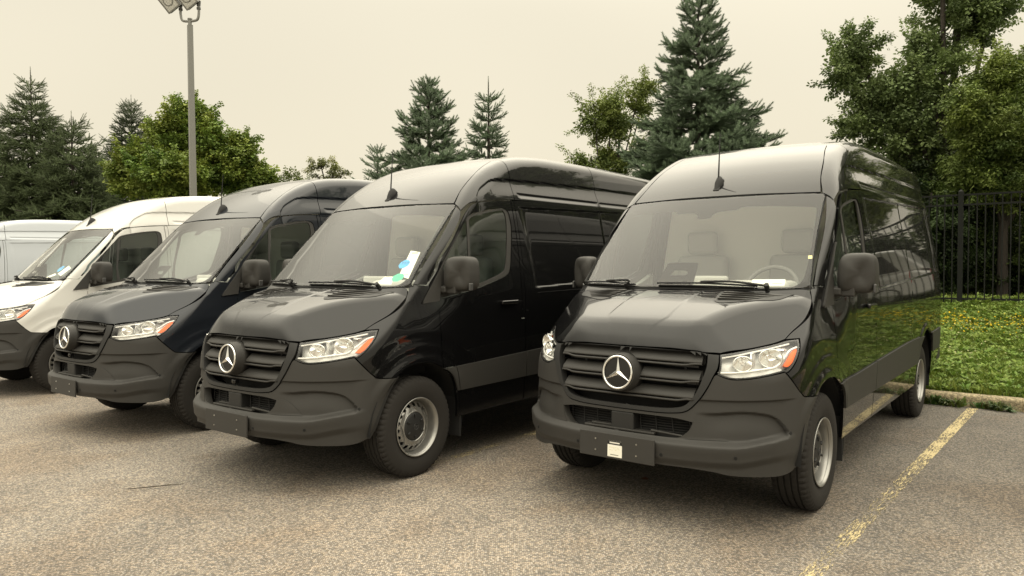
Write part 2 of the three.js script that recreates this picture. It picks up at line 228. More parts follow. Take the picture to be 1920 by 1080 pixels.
function makeVan() {
  const van = group('cargo_van');
  const P = (name, g, m, parent = van) => mesh(name, g, m, parent);
  const L = (pr, pts, o) => panel(pr, to(pr, pts), o);
  // ---- body: fenders, pillars, walls, rear
  const fender = L('fan', [[.918, 1.15, -.664, 1], [.934, 1.085, -.612], [.931, 1.008, -.532], [.912, .963, -.471], [.9, .962, -.455, 1], [.943, .872, -.524], [.958, .826, -.572], [.970, .803, -.615], [.985, .793, -.77, 1], [.988, .843, -.843], [.993, .868, -.968], [.995, .863, -1.106], [.997, .83, -1.21], [1.0, .80, -1.255, 1], [.995, .99, -1.256], [.986, 1.078, -1.257], [.963, 1.238, -1.263], [.941, 1.412, -1.267, 1], [.923, 1.455, -1.17, 1], [.887, 1.466, -1.047, 1], [.884, 1.437, -1.008, 1], [.902, 1.385, -.97], [.914, 1.337, -.931], [.917, 1.29, -.865], [.905, 1.24, -.77], [.87, 1.185, -.655], [.852, 1.148, -.59, 1]], { step: .02 });
  const pillar = L('pil', [[.803, 2.108, -1.657, 1], [.811, 2.045, -1.6], [.829, 1.827, -1.42], [.857, 1.63, -1.215], [.887, 1.468, -1.047, 1], [.922, 1.457, -1.166, 1], [.912, 1.577, -1.27], [.897, 1.655, -1.325], [.884, 1.815, -1.476], [.878, 1.988, -1.61], [.866, 2.066, -1.645, 1]], { step: .02 });
  const up1 = L('shl', [[.767, 2.13, -1.672, 1], [.803, 2.11, -1.66, 1], [.864, 2.07, -1.645, 1], [.862, 2.137, -1.751], [.87, 2.162, -1.877], [.867, 2.187, -2.105], [.863, 2.205, -2.398, 1], [.843, 2.291, -2.401], [.812, 2.398, -2.4], [.78, 2.505, -2.4], [.7, 2.59, -2.405], [.612, 2.625, -2.41, 1], [.625, 2.573, -2.345], [.65, 2.51, -2.2], [.688, 2.41, -2.02], [.724, 2.265, -1.816]], { step: .0085 });
  const upper = (z0, z1) => L('shl', [[.863, lowY(z0), z0, 1], [.862, lowY(z1), z1, 1], [.8, 2.43, z1], [.7, 2.62, z1], [.607, 2.67, z1, 1], [.607, z0 > -2.5 ? 2.625 : 2.67, z0, 1], [.7, z0 > -2.5 ? 2.59 : 2.62, z0], [.8, 2.43, z0]], { step: .0075, aspect: 7 });
  const up2 = upper(-2.404, -3.95), up3 = upper(-3.953, -5.84);
  const wall = panel('side', [[-2.372, 2.2, 1], [-2.39, 2.11], [-2.384, 1.7], [-2.372, 1.34], [-2.37, .385, 1], [-4.27, .385, 1], [-4.3, .56], [-4.39, .73], [-4.52, .862], [-4.6, .9], [-4.73, .925], [-4.86, .908], [-5.02, .85], [-5.14, .73], [-5.2, .56], [-5.21, .385, 1], [-5.84, .45, 1], [-5.86, 1.2], [-5.86, 1.9], [-5.85, 2.24, 1], [-3.9, 2.236], [-2.96, 2.224], [-2.5, 2.207]], { step: .0105, aspect: 2.5 });
  const post = panel('side', [[-2.337, 2.194, 1], [-2.347, 2.03], [-2.338, 1.7], [-2.321, 1.343], [-2.31, 1.136, 1], [-2.366, 1.136, 1], [-2.369, 1.34], [-2.381, 1.7], [-2.387, 2.11], [-2.37, 2.196, 1]], { step: .02, gap: .002 });
  const rear = panel('back', [[-.93, .5, 1], [.93, .5, 1], [.93, 1.4], [.8, 2.25], [.6, 2.6, 1], [-.6, 2.6, 1], [-.8, 2.25], [-.93, 1.4]], { step: .12 });
  const stub = panel('side', [[-1.262, .80, 1], [-1.405, .80, 1], [-1.43, .7], [-1.462, .56], [-1.47, .385, 1], [-1.45, .385, 1], [-1.44, .5], [-1.40, .66], [-1.34, .75]], { step: .03, gap: .001 });
  P('body', merge([both(fender), both(pillar), both(up1), both(up2), both(up3), both(wall), both(post), both(stub), rear]), M.black);
  const roof = P('roof', panel('top', sym([[0, -1.6], [.465, -1.628], [.763, -1.675, 1], [.722, -1.82], [.686, -2.03], [.648, -2.2], [.622, -2.36], [.608, -2.47], [.603, -3], [.603, -5.84, 1], [0, -5.86]]), { step: .03 }), M.black);
  // ---- bonnet
  const HOOD = sym(to('hd', [[0, 1.096, -.134], [.2, 1.096, -.141], [.38, 1.094, -.157], [.46, 1.09, -.173], [.512, 1.083, -.184], [.588, 1.079, -.222, 1], [.696, 1.1, -.345], [.803, 1.127, -.502], [.852, 1.15, -.59, 1], [.869, 1.19, -.66], [.903, 1.245, -.778], [.913, 1.292, -.868], [.91, 1.34, -.938], [.897, 1.39, -.98], [.876, 1.432, -1.006, 1], [.6, 1.436, -.91], [.3, 1.436, -.868], [0, 1.436, -.857]]));
  const hood = P('hood', panel('hd', HOOD, { step: .013, gap: .002 }), M.black);
  for (const s of [1, -1]) { // bonnet air vents
    const f = p => p.map(q => [q[0] * s, q[1], q[2]]);
    const ring = f([[.395, -.585, 1], [.475, -.565], [.725, -.75], [.79, -.912], [.765, -.937], [.38, -.85, 1], [.335, -.835]]);
    const v = P('hood_vent', panel('top', ring, { step: .04, gap: .004, off: .003, flange: .006 }), M.trimDark, hood);
    const slots = []; for (let k = 0; k < 4; k++) { const t0 = .12 + k * .22, t1 = t0 + .13, a = t => [lerp(.41, .37, t), lerp(-.59, -.845, t)], b = t => [lerp(.56, .765, t), lerp(-.625, -.925, t)]; const A = a(t0), B = b(t0), C = b(t1), D = a(t1); slots.push(panel('top', f([[A[0], A[1], 1], [B[0], B[1], 1], [C[0], C[1], 1], [D[0], D[1], 1]]), { step: .05, gap: 0, off: .0, bend: (u, w) => .004 + .011 * clamp(1 - ((abs(w) - lerp(.60, .88, t0)) / .05)), flange: .01 })); }
    P('vent_slats', merge(slots), M.trim, hood);
  }
  P('cowl', tube([[-.87, 1.405, -1.0], [-.6, 1.41, -.925], [0, 1.415, -.885], [.6, 1.41, -.925], [.87, 1.405, -1.0]], .022, 30, 6), M.frit);
  P('engine_bay_lining', merge([box(1.2, .7, .05, 0, .8, -.66), box(1.3, .05, .5, 0, 1.05, -.72), box(.04, .3, .5, .75, .9, -1.05), box(.04, .3, .5, -.75, .9, -1.05)]), M.dark);
  // ---- windscreen
  const WS = sym([[0, 2.134], [.465, 2.136], [.755, 2.128], [.796, 2.108], [.806, 2.045], [.826, 1.827], [.853, 1.63], [.881, 1.45, 1], [.6, 1.441], [0, 1.447]]);
  const ws = P('windshield', panel('front', WS, { step: .05, flange: 0, gap: .004 }), M.screenGlass);
  const fritHole = [[.0, 1.47], [.6, 1.464], [.74, 1.464], [.79, 1.475], [.817, 1.51], [.82, 1.56], [.811, 1.705], [.79, 1.866], [.77, 1.99], [.755, 2.014], [.684, 2.021], [.5, 2.036], [.26, 2.04], [.2, 2.018], [.06, 2.004], [.026, 1.965], [-.026, 1.955], [-.085, 1.964], [-.12, 2.004], [-.265, 2.01], [-.32, 2.03], [-.489, 2.03], [-.7, 2.02], [-.76, 2.01], [-.775, 1.99], [-.79, 1.866], [-.811, 1.705], [-.82, 1.56], [-.817, 1.51], [-.79, 1.475], [-.74, 1.464], [-.6, 1.464]];
  const tab = panel('front', [[-.175, 1.46, 1], [-.16, 1.59], [-.14, 1.623], [.06, 1.624], [.088, 1.605], [.11, 1.46, 1]], { step: .05, flange: 0, off: -.004, gap: 0, holes: [[[-.077, 1.569, 1], [.005, 1.57, 1], [.038, 1.553, 1], [.024, 1.535, 1], [-.093, 1.534, 1]]] });
  P('frit_band', merge([panel('front', WS, { step: .04, flange: 0, off: -.004, gap: .006, holes: [fritHole] }), tab]), M.frit, ws);
  P('windshield_seal', merge([panel('front', inset(outline(WS), -.006), { raw: true, step: .06, flange: 0, off: -.007, gap: 0, holes: [inset(outline(WS), .012)] })]), M.dark, ws);
  const onW = (x, y, o) => { const p = onto('front', x, y), n = normalAt(p); return p.map((q, k) => q + n[k] * o); };
  for (const [x0, x1, xp] of [[-.83, -.34, -.42], [-.16, .56, .62]]) { // wipers
    const w = []; const a = onW(x0, 1.466, .016), m = onW((x0 + x1) / 2, 1.463, .022), b = onW(x1, 1.452, .014);
    w.push(tube([a, m, b], .0075, 16, 5), tube([onW(x0 + .02, 1.455, .008), onW((x0 + x1) / 2, 1.452, .01), onW(x1 - .02, 1.446, .006)], .006, 12, 5));
    w.push(tube([onW((x0 + x1) / 2, 1.466, .034), onW((x0 + x1) / 2 + .2, 1.462, .04), onW(xp, 1.45, .02)], .009, 12, 5), bar(onW(xp, 1.45, -.02), onW(xp, 1.45, .035), .02, .016, 8), rbox(.05, .02, .02, .006, ...onW((x0 + x1) / 2, 1.466, .03)));
    P('wiper', merge(w), M.rubber);
  }
  // ---- front bumper
  const bump = [[0, .705, -.06], ...SURR_OUT.slice(1, 8), [.585, .956, -.178, 1], [.635, .935, -.194], [.689, .927, -.222], [.771, .935, -.288], [.846, .951, -.374], [.896, .964, -.449, 1], [.941, .872, -.522], [.956, .826, -.57], [.968, .801, -.613], [.985, .79, -.77, 1], [.982, .74, -.715], [.976, .66, -.668], [.966, .52, -.592], [.956, .42, -.548], [.945, .375, -.505], [.92, .356, -.44], [.876, .352, -.353], [.753, .359, -.221], [.66, .367, -.16], [.58, .383, -.118], [.446, .393, -.078], [.27, .394, -.05], [0, .394, -.045]];
  const OPEN = [[0, .568, -.05], [.2, .568, -.05], [.37, .57, -.065], [.41, .585, -.07], [.445, .62, -.088], [.462, .665, -.1, 1], [.36, .681, -.08], [.2, .684, -.06], [0, .684, -.058]];
  const bumper = P('front_bumper', panel('fan', symFan(bump), { step: .0085, flange: .05, holes: [symFan(OPEN)] }), M.trim);
  P('bumper_edge_trim', merge([1, -1].map(s => panel('fan', to('fan', [[.985, .79, -.775, 1], [.988, .79, -.8, 1], [.985, .70, -.715], [.975, .56, -.64], [.962, .44, -.59], [.95, .375, -.545, 1], [.945, .375, -.505, 1], [.956, .42, -.548], [.966, .52, -.592], [.976, .66, -.668]].map(p => [...p])).map(q => [q[0] * s, ...q.slice(1)]), { step: .03, off: -.006, flange: .03, gap: 0 }))), M.trimDark, bumper);
  for (const s of [1, -1]) P('fog_light_cover', panel('fan', to('fan', [[.665, .567, -.163, 1], [.618, .617, -.146], [.566, .656, -.13], [.512, .674, -.112], [.474, .672, -.102, 1], [.455, .62, -.095], [.428, .567, -.078, 1]]).map(q => [q[0] * s, ...q.slice(1)]), { step: .02, off: .0035, gap: 0, flange: .012 }), M.trim, bumper);
  P('intake_backing', panel('fan', symFan([[0, .54, -.05], [.46, .54, -.1, 1], [.48, .7, -.1, 1], [0, .7, -.06]]), { step: .1, off: -.1, flange: 0 }), M.dark, bumper);
  const mesh_ = []; for (let k = 0; k < 7; k++) { const y = .58 + k * .016, n = 16, pts = []; for (let i = 0; i <= n; i++) { const t = lerp(-.37, .37, i / n), p = onto('fan', t, y); pts.push([p[0], p[1], p[2] - .085]); } mesh_.push(tube(pts, .003, 20, 4)); } for (let i = -4; i <= 4; i++) if (abs(i) > 0) { const p = onto('fan', i * .085, .57), q = onto('fan', i * .085 - .012, .69); mesh_.push(bar([p[0], p[1], p[2] - .08], [q[0], q[1], q[2] - .08], .004, .004, 4)); }
  P('intake_grille', merge(mesh_), M.trimDark, bumper);
  P('radar_block', rbox(.16, .115, .1, .012, .005, .628, -.12), M.trimDark, bumper);
  P('tow_ledge', merge([rbox(.5, .014, .06, .005, -.02, .573, -.092), rbox(.3, .012, .05, .005, -.08, .586, -.112), bar([.2, .588, -.09], [.4, .577, -.1], .009, .007, 6)]), M.trim, bumper);
  for (const p of [[.289, .463], [.725, .478], [-.289, .463], [-.725, .478], [.93, .6], [-.93, .6]]) { const th = p[0] > .9 || p[0] < -.9 ? Math.sign(p[0]) * .835 : atan2(p[0], -.045 - .16 * p[0] * p[0] + 1.3); const q = onto('fan', th, p[1]), n = normalAt(q), c = q.map((v, k) => v + n[k] * .003), e = q.map((v, k) => v - n[k] * .01); P('parking_sensor', bar(e, c, .011, .01, 12), M.dark, bumper); }
  // ---- grille
  const grille = P('grille', merge([panel('fan', symFan(SURR_OUT), { step: .03, gap: .004, off: .007, flange: .05, holes: [symFan(SURR_IN)] })]), M.trimDark);
  P('grille_backing', panel('fan', symFan(SURR_IN), { step: .1, off: -.115, flange: 0, gap: -.02 }), M.dark, grille);
  const backs = []; for (const x of [-.36, -.3, .12, .2, .28, .36]) backs.push(box(.012, .3, .01, x, .92, -.235)); for (const y of [.88, .985]) backs.push(box(.9, .012, .01, 0, y, -.228)); P('radiator_frame', merge(backs), M.metalDark, grille);
  const strip = (x0, x1, fy, prof, nx = 44) => { // sweep a small cross-section [dy, depth] along the grille
    const pos = [], idx = [], m = prof.length; for (let i = 0; i <= nx; i++) { const x = lerp(x0, x1, i / nx), y0 = fy(x); prof.forEach(([dy, dp]) => { const y = y0 + dy, th = atan2(x, 1.3 - .05 - .3 * x * x), q = onto('fan', th, y); pos.push(q[0], y, q[2] + .003 - dp); }); }
    for (let i = 0; i < nx; i++) for (let j = 0; j < m; j++) { const a = i * m + j, b = i * m + (j + 1) % m, c = a + m, d = b + m; idx.push(a, c, b, b, c, d); }
    const g = new THREE.BufferGeometry(); g.setAttribute('position', new THREE.Float32BufferAttribute(pos, 3)); g.setAttribute('uv', new THREE.Float32BufferAttribute(new Float32Array(pos.length / 3 * 2), 2)); g.setIndex(idx); g.computeVertexNormals(); return g; };
  DETAIL = 0;
  for (const [yt, yb, xe] of [[1.083, 1.024, .512], [.975, .920, .496], [.868, .812, .462]]) {
    const h = yb - yt, pr = []; for (let k = 0; k <= 8; k++) { const t = k / 8; pr.push([h * t, .004 + .05 * pow(1 - t, 1.7)]); } pr.push([h - .004, .012], [h - .002, .06], [0, .062]);
    const bow = x => -.006 * (x / .5) ** 2;
    P('grille_slat', strip(-xe, xe, x => yt + bow(x), pr), M.trim, grille);
    const ly = x => yb - .0165 + bow(x) + .011 * sst(.78, .93, abs(x) / xe);
    P('grille_slat', strip(-xe, xe, ly, [[.006, .006], [.003, .001], [-.003, .001], [-.007, .006], [-.006, .045], [.006, .045]]), M.trim, grille);
  }
  DETAIL = 1;
  { // round star badge
    const e = group('emblem', van); e.position.set(0, .938, -.03); e.rotation.x = -.1;
    const lathe = (p, n = 40) => new THREE.LatheGeometry(p.map(q => new THREE.Vector2(...q)), n).rotateX(PI / 2);
    P('badge_housing', lathe([[.0, -.1], [.13, -.1], [.122, -.05], [.117, -.01], [.116, .004], [.113, .008], [.108, .004]]), M.trim, e);
    P('badge_disc', lathe([[0.0001, .004], [.06, .004], [.108, .002]]), M.gloss, e);
    P('badge_ring', new THREE.TorusGeometry(.1, .0072, 10, 48).translate(0, 0, .009), M.chrome, e);
    const pos = []; const C = [0, 0, .022]; for (let k = 0; k < 3; k++) { const a = PI / 2 + k * 2 * PI / 3, T = [.098 * cos(a), .098 * sin(a), .01], l = a + PI / 3, r = a - PI / 3, A = [.017 * cos(l), .017 * sin(l), .006], B = [.017 * cos(r), .017 * sin(r), .006]; pos.push(...C, ...T, ...A, ...C, ...B, ...T); }
    const sg = new THREE.BufferGeometry(); sg.setAttribute('position', new THREE.Float32BufferAttribute(pos, 3)); sg.setAttribute('uv', new THREE.Float32BufferAttribute(new Float32Array(pos.length / 3 * 2), 2)); sg.computeVertexNormals(); P('badge_star', sg, M.chrome, e);
  }
  // ---- headlights
  for (const s of [1, -1]) {
    const h = group('headlight', van), f = P => to('fan', P).map(q => [q[0] * s, ...q.slice(1)]);
    P('lens', panel('fan', f(HL), { step: .03, gap: .004, flange: 0 }), M.glass, h);
    P('lamp_housing', panel('fan', f(HL), { step: .03, gap: .002, off: -.075, flange: -.07 }), M.lampBase, h);
    P('lamp_edge', panel('fan', f(HL), { step: .04, gap: .001, off: -.004, flange: .02, holes: [inset(outline(f(HL)), .011)].map(q => q.map(p => [p[0], p[1], 1])) }), M.trimDark, h);
    const split = [[.589, .966, -.18], [.66, .968, -.215], [.725, .975, -.265], [.801, .988, -.35], [.852, 1.0, -.42], [.88, 1.045, -.49], [.897, 1.09, -.56], [.92, 1.106, -.615]];
    const low = f([[.586, .957, -.178, 1], ...split.slice(1, 5), [.885, .99, -.455], [.889, .97, -.447, 1], [.846, .955, -.374], [.771, .939, -.288], [.689, .931, -.222], [.635, .939, -.194]]);
    P('daytime_light', panel('fan', low, { step: .02, off: -.022, gap: .003, flange: .03, bend: (u, v) => .005 * sin(u * 420) }), M.lampWhite, h);
    const gl = split.map(p => { const q = onto('fan', atan2(p[0], p[2] + 1.3) * s, p[1]), n = normalAt(q); return q.map((v, k) => v - n[k] * .012); });
    P('light_guide', tube(gl, .0065, 30, 6), M.lampWhite, h);
    const topg = [[.60, 1.055, -.215], [.696, 1.08, -.335], [.803, 1.107, -.49], [.87, 1.127, -.6]].map(p => { const q = onto('fan', atan2(p[0], p[2] + 1.3) * s, p[1]), n = normalAt(q); return q.map((v, k) => v - n[k] * .014); });
    P('light_guide', tube(topg, .006, 20, 6), M.lampWhite, h);
    P('indicator', panel('fan', f([[.923, 1.1, -.612, 1], [.901, 1.083, -.565], [.888, 1.003, -.465, 1], [.911, .998, -.498], [.928, 1.05, -.575]]), { step: .02, off: -.014, gap: .001, flange: .02 }), M.amber, h);
    for (const [x, y, z, r] of [[.672, 1.017, -.315, .055], [.79, 1.045, -.455, .068]]) { // reflector bowls with their bulbs
      const pr = []; for (let k = 0; k <= 8; k++) { const t = k / 8; pr.push(new THREE.Vector2(.006 + r * t, .058 * t * t)); }
      const b = new THREE.LatheGeometry(pr, 20); b.rotateX(PI / 2); const bulb = bar([0, 0, 0], [0, 0, .035], .009, .006, 8), rim = new THREE.TorusGeometry(r, .004, 6, 24).translate(0, 0, .058);
      const g = merge([b, bulb, rim]); g.scale(1, .82, 1); g.rotateY(.55 * s); g.translate(x * s, y, z - .015); P('reflector', g, M.chrome, h);
    }
    P('reflector_fin', merge([rbox(.012, .09, .06, .003, .728 * s, 1.03, -.372), rbox(.05, .012, .04, .003, .85 * s, 1.09, -.52)]), M.satin, h);
  }
  // ---- front doors
  const DOOR = [[-1.26, .803, 1], [-1.258, .99], [-1.265, 1.24], [-1.262, 1.30, 1], [-1.112, 1.322, 1], [-1.174, 1.45], [-1.28, 1.57], [-1.335, 1.66], [-1.486, 1.815], [-1.62, 1.985], [-1.69, 2.06], [-1.77, 2.122], [-1.88, 2.152], [-2.1, 2.178], [-2.332, 2.196, 1], [-2.342, 2.03], [-2.333, 1.7], [-2.316, 1.343], [-2.305, 1.13, 1], [-2.365, 1.13, 1], [-2.362, .385, 1], [-1.472, .385, 1], [-1.464, .56], [-1.432, .7], [-1.407, .803, 1]];
  const OPENING = [[-1.30, 1.352, 1], [-1.335, 1.6], [-1.445, 1.745], [-1.655, 1.972], [-1.735, 2.037], [-1.98, 2.09], [-2.19, 2.115], [-2.262, 2.1], [-2.284, 2.05], [-2.283, 1.93], [-2.222, 1.7], [-2.186, 1.585], [-2.12, 1.522], [-1.86, 1.456], [-1.654, 1.411]];
  const PANE = [[-1.735, 2.012], [-1.98, 2.068], [-2.17, 2.098], [-2.215, 2.088], [-2.232, 2.04], [-2.22, 1.93], [-2.158, 1.7], [-2.12, 1.6], [-2.07, 1.552], [-1.86, 1.49], [-1.665, 1.445, 1], [-1.655, 1.62], [-1.70, 1.9]];
  const QUART = [[-1.36, 1.40, 1], [-1.36, 1.6, 1], [-1.46, 1.74], [-1.64, 1.955], [-1.675, 1.985], [-1.672, 1.95], [-1.63, 1.62], [-1.622, 1.43, 1]];
  for (const s of [1, -1]) {
    const Q = g => s > 0 ? g : mirrorX(g);
    const door = P('front_door', Q(panel('side', DOOR, { step: .022, holes: [OPENING] })), M.black);
    P('window_frame', Q(panel('side', OPENING, { step: .04, gap: .0015, off: -.006, flange: .012, holes: [PANE, QUART] })), M.trim, door);
    P('window_glass', Q(panel('side', PANE, { step: .08, gap: -.006, off: -.013, flange: 0 })), M.tint, door);
    P('quarter_glass', Q(panel('side', QUART, { step: .08, gap: -.006, off: -.011, flange: 0 })), M.tint, door);
    P('door_lining', Q(panel('side', [[-1.6, .5, 1], [-1.55, .95], [-1.3, 1.0, 1], [-1.3, 1.38, 1], [-1.9, 1.44], [-2.2, 1.54, 1], [-2.3, .5, 1]], { step: .15, off: -.08, gap: 0, flange: .04 })), M.dash, door);
    P('door_handle', Q(merge([rbox(.03, .034, .235, .012, 1.028, 1.288, -2.105), panel('side', [[-2.02, 1.285], [-2.1, 1.245], [-2.2, 1.265], [-2.2, 1.3], [-2.05, 1.31]], { step: .05, off: .0015, flange: 0, gap: 0 })])), M.gloss, door);
    P('lower_moulding', Q(panel('side', [[-1.415, .803, 1], [-2.372, .832, 1], [-2.372, .602, 1], [-1.462, .602, 1], [-1.438, .72]], { step: .1, off: .012, flange: .016, gap: .002 })), M.trim, door);
    // door mirror
    const mir = group('side_mirror', van);
    P('mirror_triangle', Q(panel('side', [[-1.098, 1.316, 1], [-1.29, 1.553], [-1.46, 1.772, 1], [-1.34, 1.6], [-1.30, 1.45], [-1.272, 1.332, 1]], { step: .04, off: .014, flange: .02, gap: 0 })), M.trim, mir);
    P('mirror_arm', Q(merge([rbox(.19, .066, .085, .012, .985, 1.42, -1.36), rbox(.1, .05, .1, .012, .95, 1.42, -1.34)])), M.trim, mir);
    { // housing: a lofted shell, rounder towards the front
      const sp = [], n = 64, rows = [[.0, .25, .0], [-.0015, .5, 0], [-.005, .7, 0], [-.013, .85, .0], [-.028, .945, .0], [-.055, .985, .0], [-.09, 1, 0], [-.135, .985, 0], [-.14, .93, 0]]; // depth, scale
      for (const [dz, k] of rows) for (let i = 0; i < n; i++) { const a = i / n * 2 * PI, c = cos(a), d = sin(a), q = pow(pow(abs(c), 4.2) + pow(abs(d), 4.2), -1 / 4.2); const taper = 1 - .1 * clamp(d * q); sp.push(1.083 + .118 * k * c * q * taper + .004 * d, 1.545 + .138 * k * d * q, -1.315 + dz - .03 * (c * q)); }
      const ix = []; for (let r = 0; r < rows.length - 1; r++) for (let i = 0; i < n; i++) { const a = r * n + i, b = r * n + (i + 1) % n; ix.push(a, a + n, b, b, a + n, b + n); }
      const last = (rows.length - 1) * n; for (let i = 1; i < n - 1; i++) { ix.push(last, last + i + 1, last + i); ix.push(0, i, i + 1); }
      const g = new THREE.BufferGeometry(); g.setAttribute('position', new THREE.Float32BufferAttribute(sp, 3)); g.setAttribute('uv', new THREE.Float32BufferAttribute(new Float32Array(sp.length / 3 * 2), 2)); for (let i = 0; i < ix.length; i += 3) { const t = ix[i + 1]; ix[i + 1] = ix[i + 2]; ix[i + 2] = t; } g.setIndex(ix); g.computeVertexNormals(); P('mirror_housing', Q(g), M.trim, mir);
      P('mirror_glass', Q(box(.2, .22, .004, 1.08, 1.55, -1.458)), M.chrome, mir);
      P('mirror_indicator', Q(rbox(.018, .06, .045, .008, 1.196, 1.442, -1.375)), M.metalDark, mir);
    }
    // ---- lower body mouldings, sill, flap, arches
    for (const g of [panel('side', [[-2.378, .833, 1], [-3.69, .866], [-4.51, .864, 1], [-4.39, .735], [-4.31, .604, 1], [-3.5, .604], [-2.378, .602, 1]], { step: .1, off: .012, flange: .016, gap: .002 }), panel('side', [[-5.05, .86, 1], [-5.8, .868, 1], [-5.8, .64, 1], [-5.19, .64, 1], [-5.14, .74]], { step: .1, off: .012, flange: .016 }), panel('side', [[-1.27, .797, 1], [-1.408, .803, 1], [-1.43, .72], [-1.456, .602, 1], [-1.435, .602, 1], [-1.39, .70], [-1.33, .765]], { step: .05, off: .013, flange: .016 })]) P('side_moulding', Q(g), M.trim);
    P('mud_flap', Q(rbox(.24, .34, .012, .004, .85, .385, -1.5)), M.rubber);
    for (const z of [-1.02, -4.72]) { const g = new THREE.BufferGeometry(), pos = [], idx = []; for (let i = 0; i <= 20; i++) { const a = lerp(.02, PI + .25, i / 20), r = .5; for (const x of [.58, .972]) pos.push(x, .38 + r * sin(a), z + r * cos(a)); } for (let i = 0; i < 20; i++) { const a = i * 2; idx.push(a, a + 1, a + 2, a + 1, a + 3, a + 2); } g.setAttribute('position', new THREE.Float32BufferAttribute(pos, 3)); g.setAttribute('uv', new THREE.Float32BufferAttribute(new Float32Array(pos.length / 3 * 2), 2)); g.setIndex(idx); g.computeVertexNormals(); P('wheel_arch', Q(merge([g, box(.02, .55, 1.0, .6, .8, z)])), M.dark); }
  }
  // ---- wheels
  const wheelParts = (() => {
    const T = [[.214, -.088], [.228, -.106], [.262, -.119], [.31, -.1225], [.345, -.117], [.366, -.108], [.377, -.098], [.383, -.086]], tread = []; for (const a of [-.062, -.021, .021, .062]) tread.push([.3855, a - .0065], [.373, a - .0045], [.373, a + .0045], [.3855, a + .0065]);
    const prof = [...T, ...tread, ...T.map(p => [p[0], -p[1]]).reverse()].map(p => new THREE.Vector2(...p)), seg = 168;
    const g = new THREE.LatheGeometry(prof, seg), p = g.attributes.position, m = prof.length;
    for (let i = 0; i <= seg; i++) for (let j = 0; j < m; j++) { const k = i * m + j, r = prof[j].x, y = prof[j].y; let rn = r; if (r > .36 && abs(y) > .07 && i % 3 == 0) rn -= .009; if (r > .383 && abs(y) < .07 && (i + (j >> 2) * 2) % 5 == 0) rn -= .004; const q = rn / r; p.setX(k, p.getX(k) * q); p.setZ(k, p.getZ(k) * q); if (y > .05) p.setY(k, y); }
    // lettering rings on the sidewall
    const tg = toCreasedNormals(g, .45).rotateZ(-PI / 2);
    const lat = (pr, n = 48) => new THREE.LatheGeometry(pr.map(q => new THREE.Vector2(q[0], q[1])), n).rotateZ(-PI / 2);
    const rim = [lat([[.2, -.1], [.216, -.1], [.204, -.06], [.2, .0], [.2, .03], [.204, .07], [.207, .092], [.216, .102], [.224, .108], [.2265, .114], [.224, .119], [.217, .117], [.2135, .108], [.2075, .1]]), lat([[.2, .03], [.193, .022], [.19, .03]])];
    const sh = new THREE.Shape(); sh.absarc(0, 0, .193, 0, 2 * PI); const hole = new THREE.Path(); hole.absarc(0, 0, .118, 0, 2 * PI, true); sh.holes.push(hole); const NH = 18; for (let k = 0; k < NH; k++) { const a = k / NH * 2 * PI, q = new THREE.Path(); q.absarc(.166 * cos(a), .166 * sin(a), 0.0185, 0, 2 * PI, true); sh.holes.push(q); }
    const dg = new THREE.ExtrudeGeometry(sh, { depth: .006, bevelEnabled: true, bevelThickness: .0015, bevelSize: .0015, bevelSegments: 1, curveSegments: 14 }); const dp = dg.attributes.position; for (let k = 0; k < dp.count; k++) { const r = hypot(dp.getX(k), dp.getY(k)); dp.setZ(k, dp.getZ(k) + .026 + .042 * sst(.2, .128, r)); } dg.computeVertexNormals(); dg.rotateY(PI / 2); rim.push(dg, lat([[.122, .068], [.118, .078], [.112, .078], [.108, .07]]));
    const cap = [lat([[.0001, .092], [.02, .0915], [.045, .088], [.08, .083], [.1, .078], [.11, .07], [.112, .05]])]; for (let k = 0; k < 6; k++) { const a = k / 6 * 2 * PI + .3; cap.push(rbox(.014, .03, .014, .004).rotateX(a).translate(.086, .082 * cos(a), .082 * sin(a))); }
    const star = [new THREE.TorusGeometry(.024, .0018, 5, 24).rotateY(PI / 2).translate(.094, 0, 0)]; for (let k = 0; k < 3; k++) { const a = k * 2 * PI / 3; star.push(bar([.093, 0, 0], [.093, .023 * cos(a), .023 * sin(a)], .0028, .001, 5)); }
    return { tyre: tg, rim: merge(rim), cap: merge(cap), star: merge(star), drum: lat([[.0001, -.03], [.17, -.03], [.18, -.06]]) };
  })();
  for (const z of [-1.01, -4.675]) for (const s of [1, -1]) {
    const w = group('wheel', van); w.position.set(.853 * s, .38, z); if (s < 0) w.rotation.y = PI; w.rotation.x = z * 2.3 + s;
    P('tyre', wheelParts.tyre, M.tyre, w); P('rim', wheelParts.rim, M.wheel, w); P('hub_cap', wheelParts.cap, M.cap, w); P('cap_star', wheelParts.star, M.metalDark, w); P('brake_drum', wheelParts.drum, M.dark, w);
  }
  // ---- aerial on the roof front
  { const p = onto('front', -.035, 2.245), n = normalAt(p), a = group('antenna', van); a.position.set(...p.map((q, k) => q + n[k] * .0)); a.rotation.x = .72;
    const g = new THREE.SphereGeometry(1, 20, 14).scale(.032, .06, .085); const q = g.attributes.position; for (let k = 0; k < q.count; k++) { const t = q.getZ(k) / .085; q.setX(k, q.getX(k) * (1 - .45 * max(0, t))); q.setY(k, max(-.01, q.getY(k)) * (.7 - .62 * t)); } g.computeVertexNormals();
    P('antenna_base', merge([g, rbox(.05, .014, .15, .006, 0, .002, .0)]), M.rubber, a); P('antenna_mast', bar([0, .05, -.04], [.0, .30, -.30], .007, .0028, 6), M.rubber, a); }
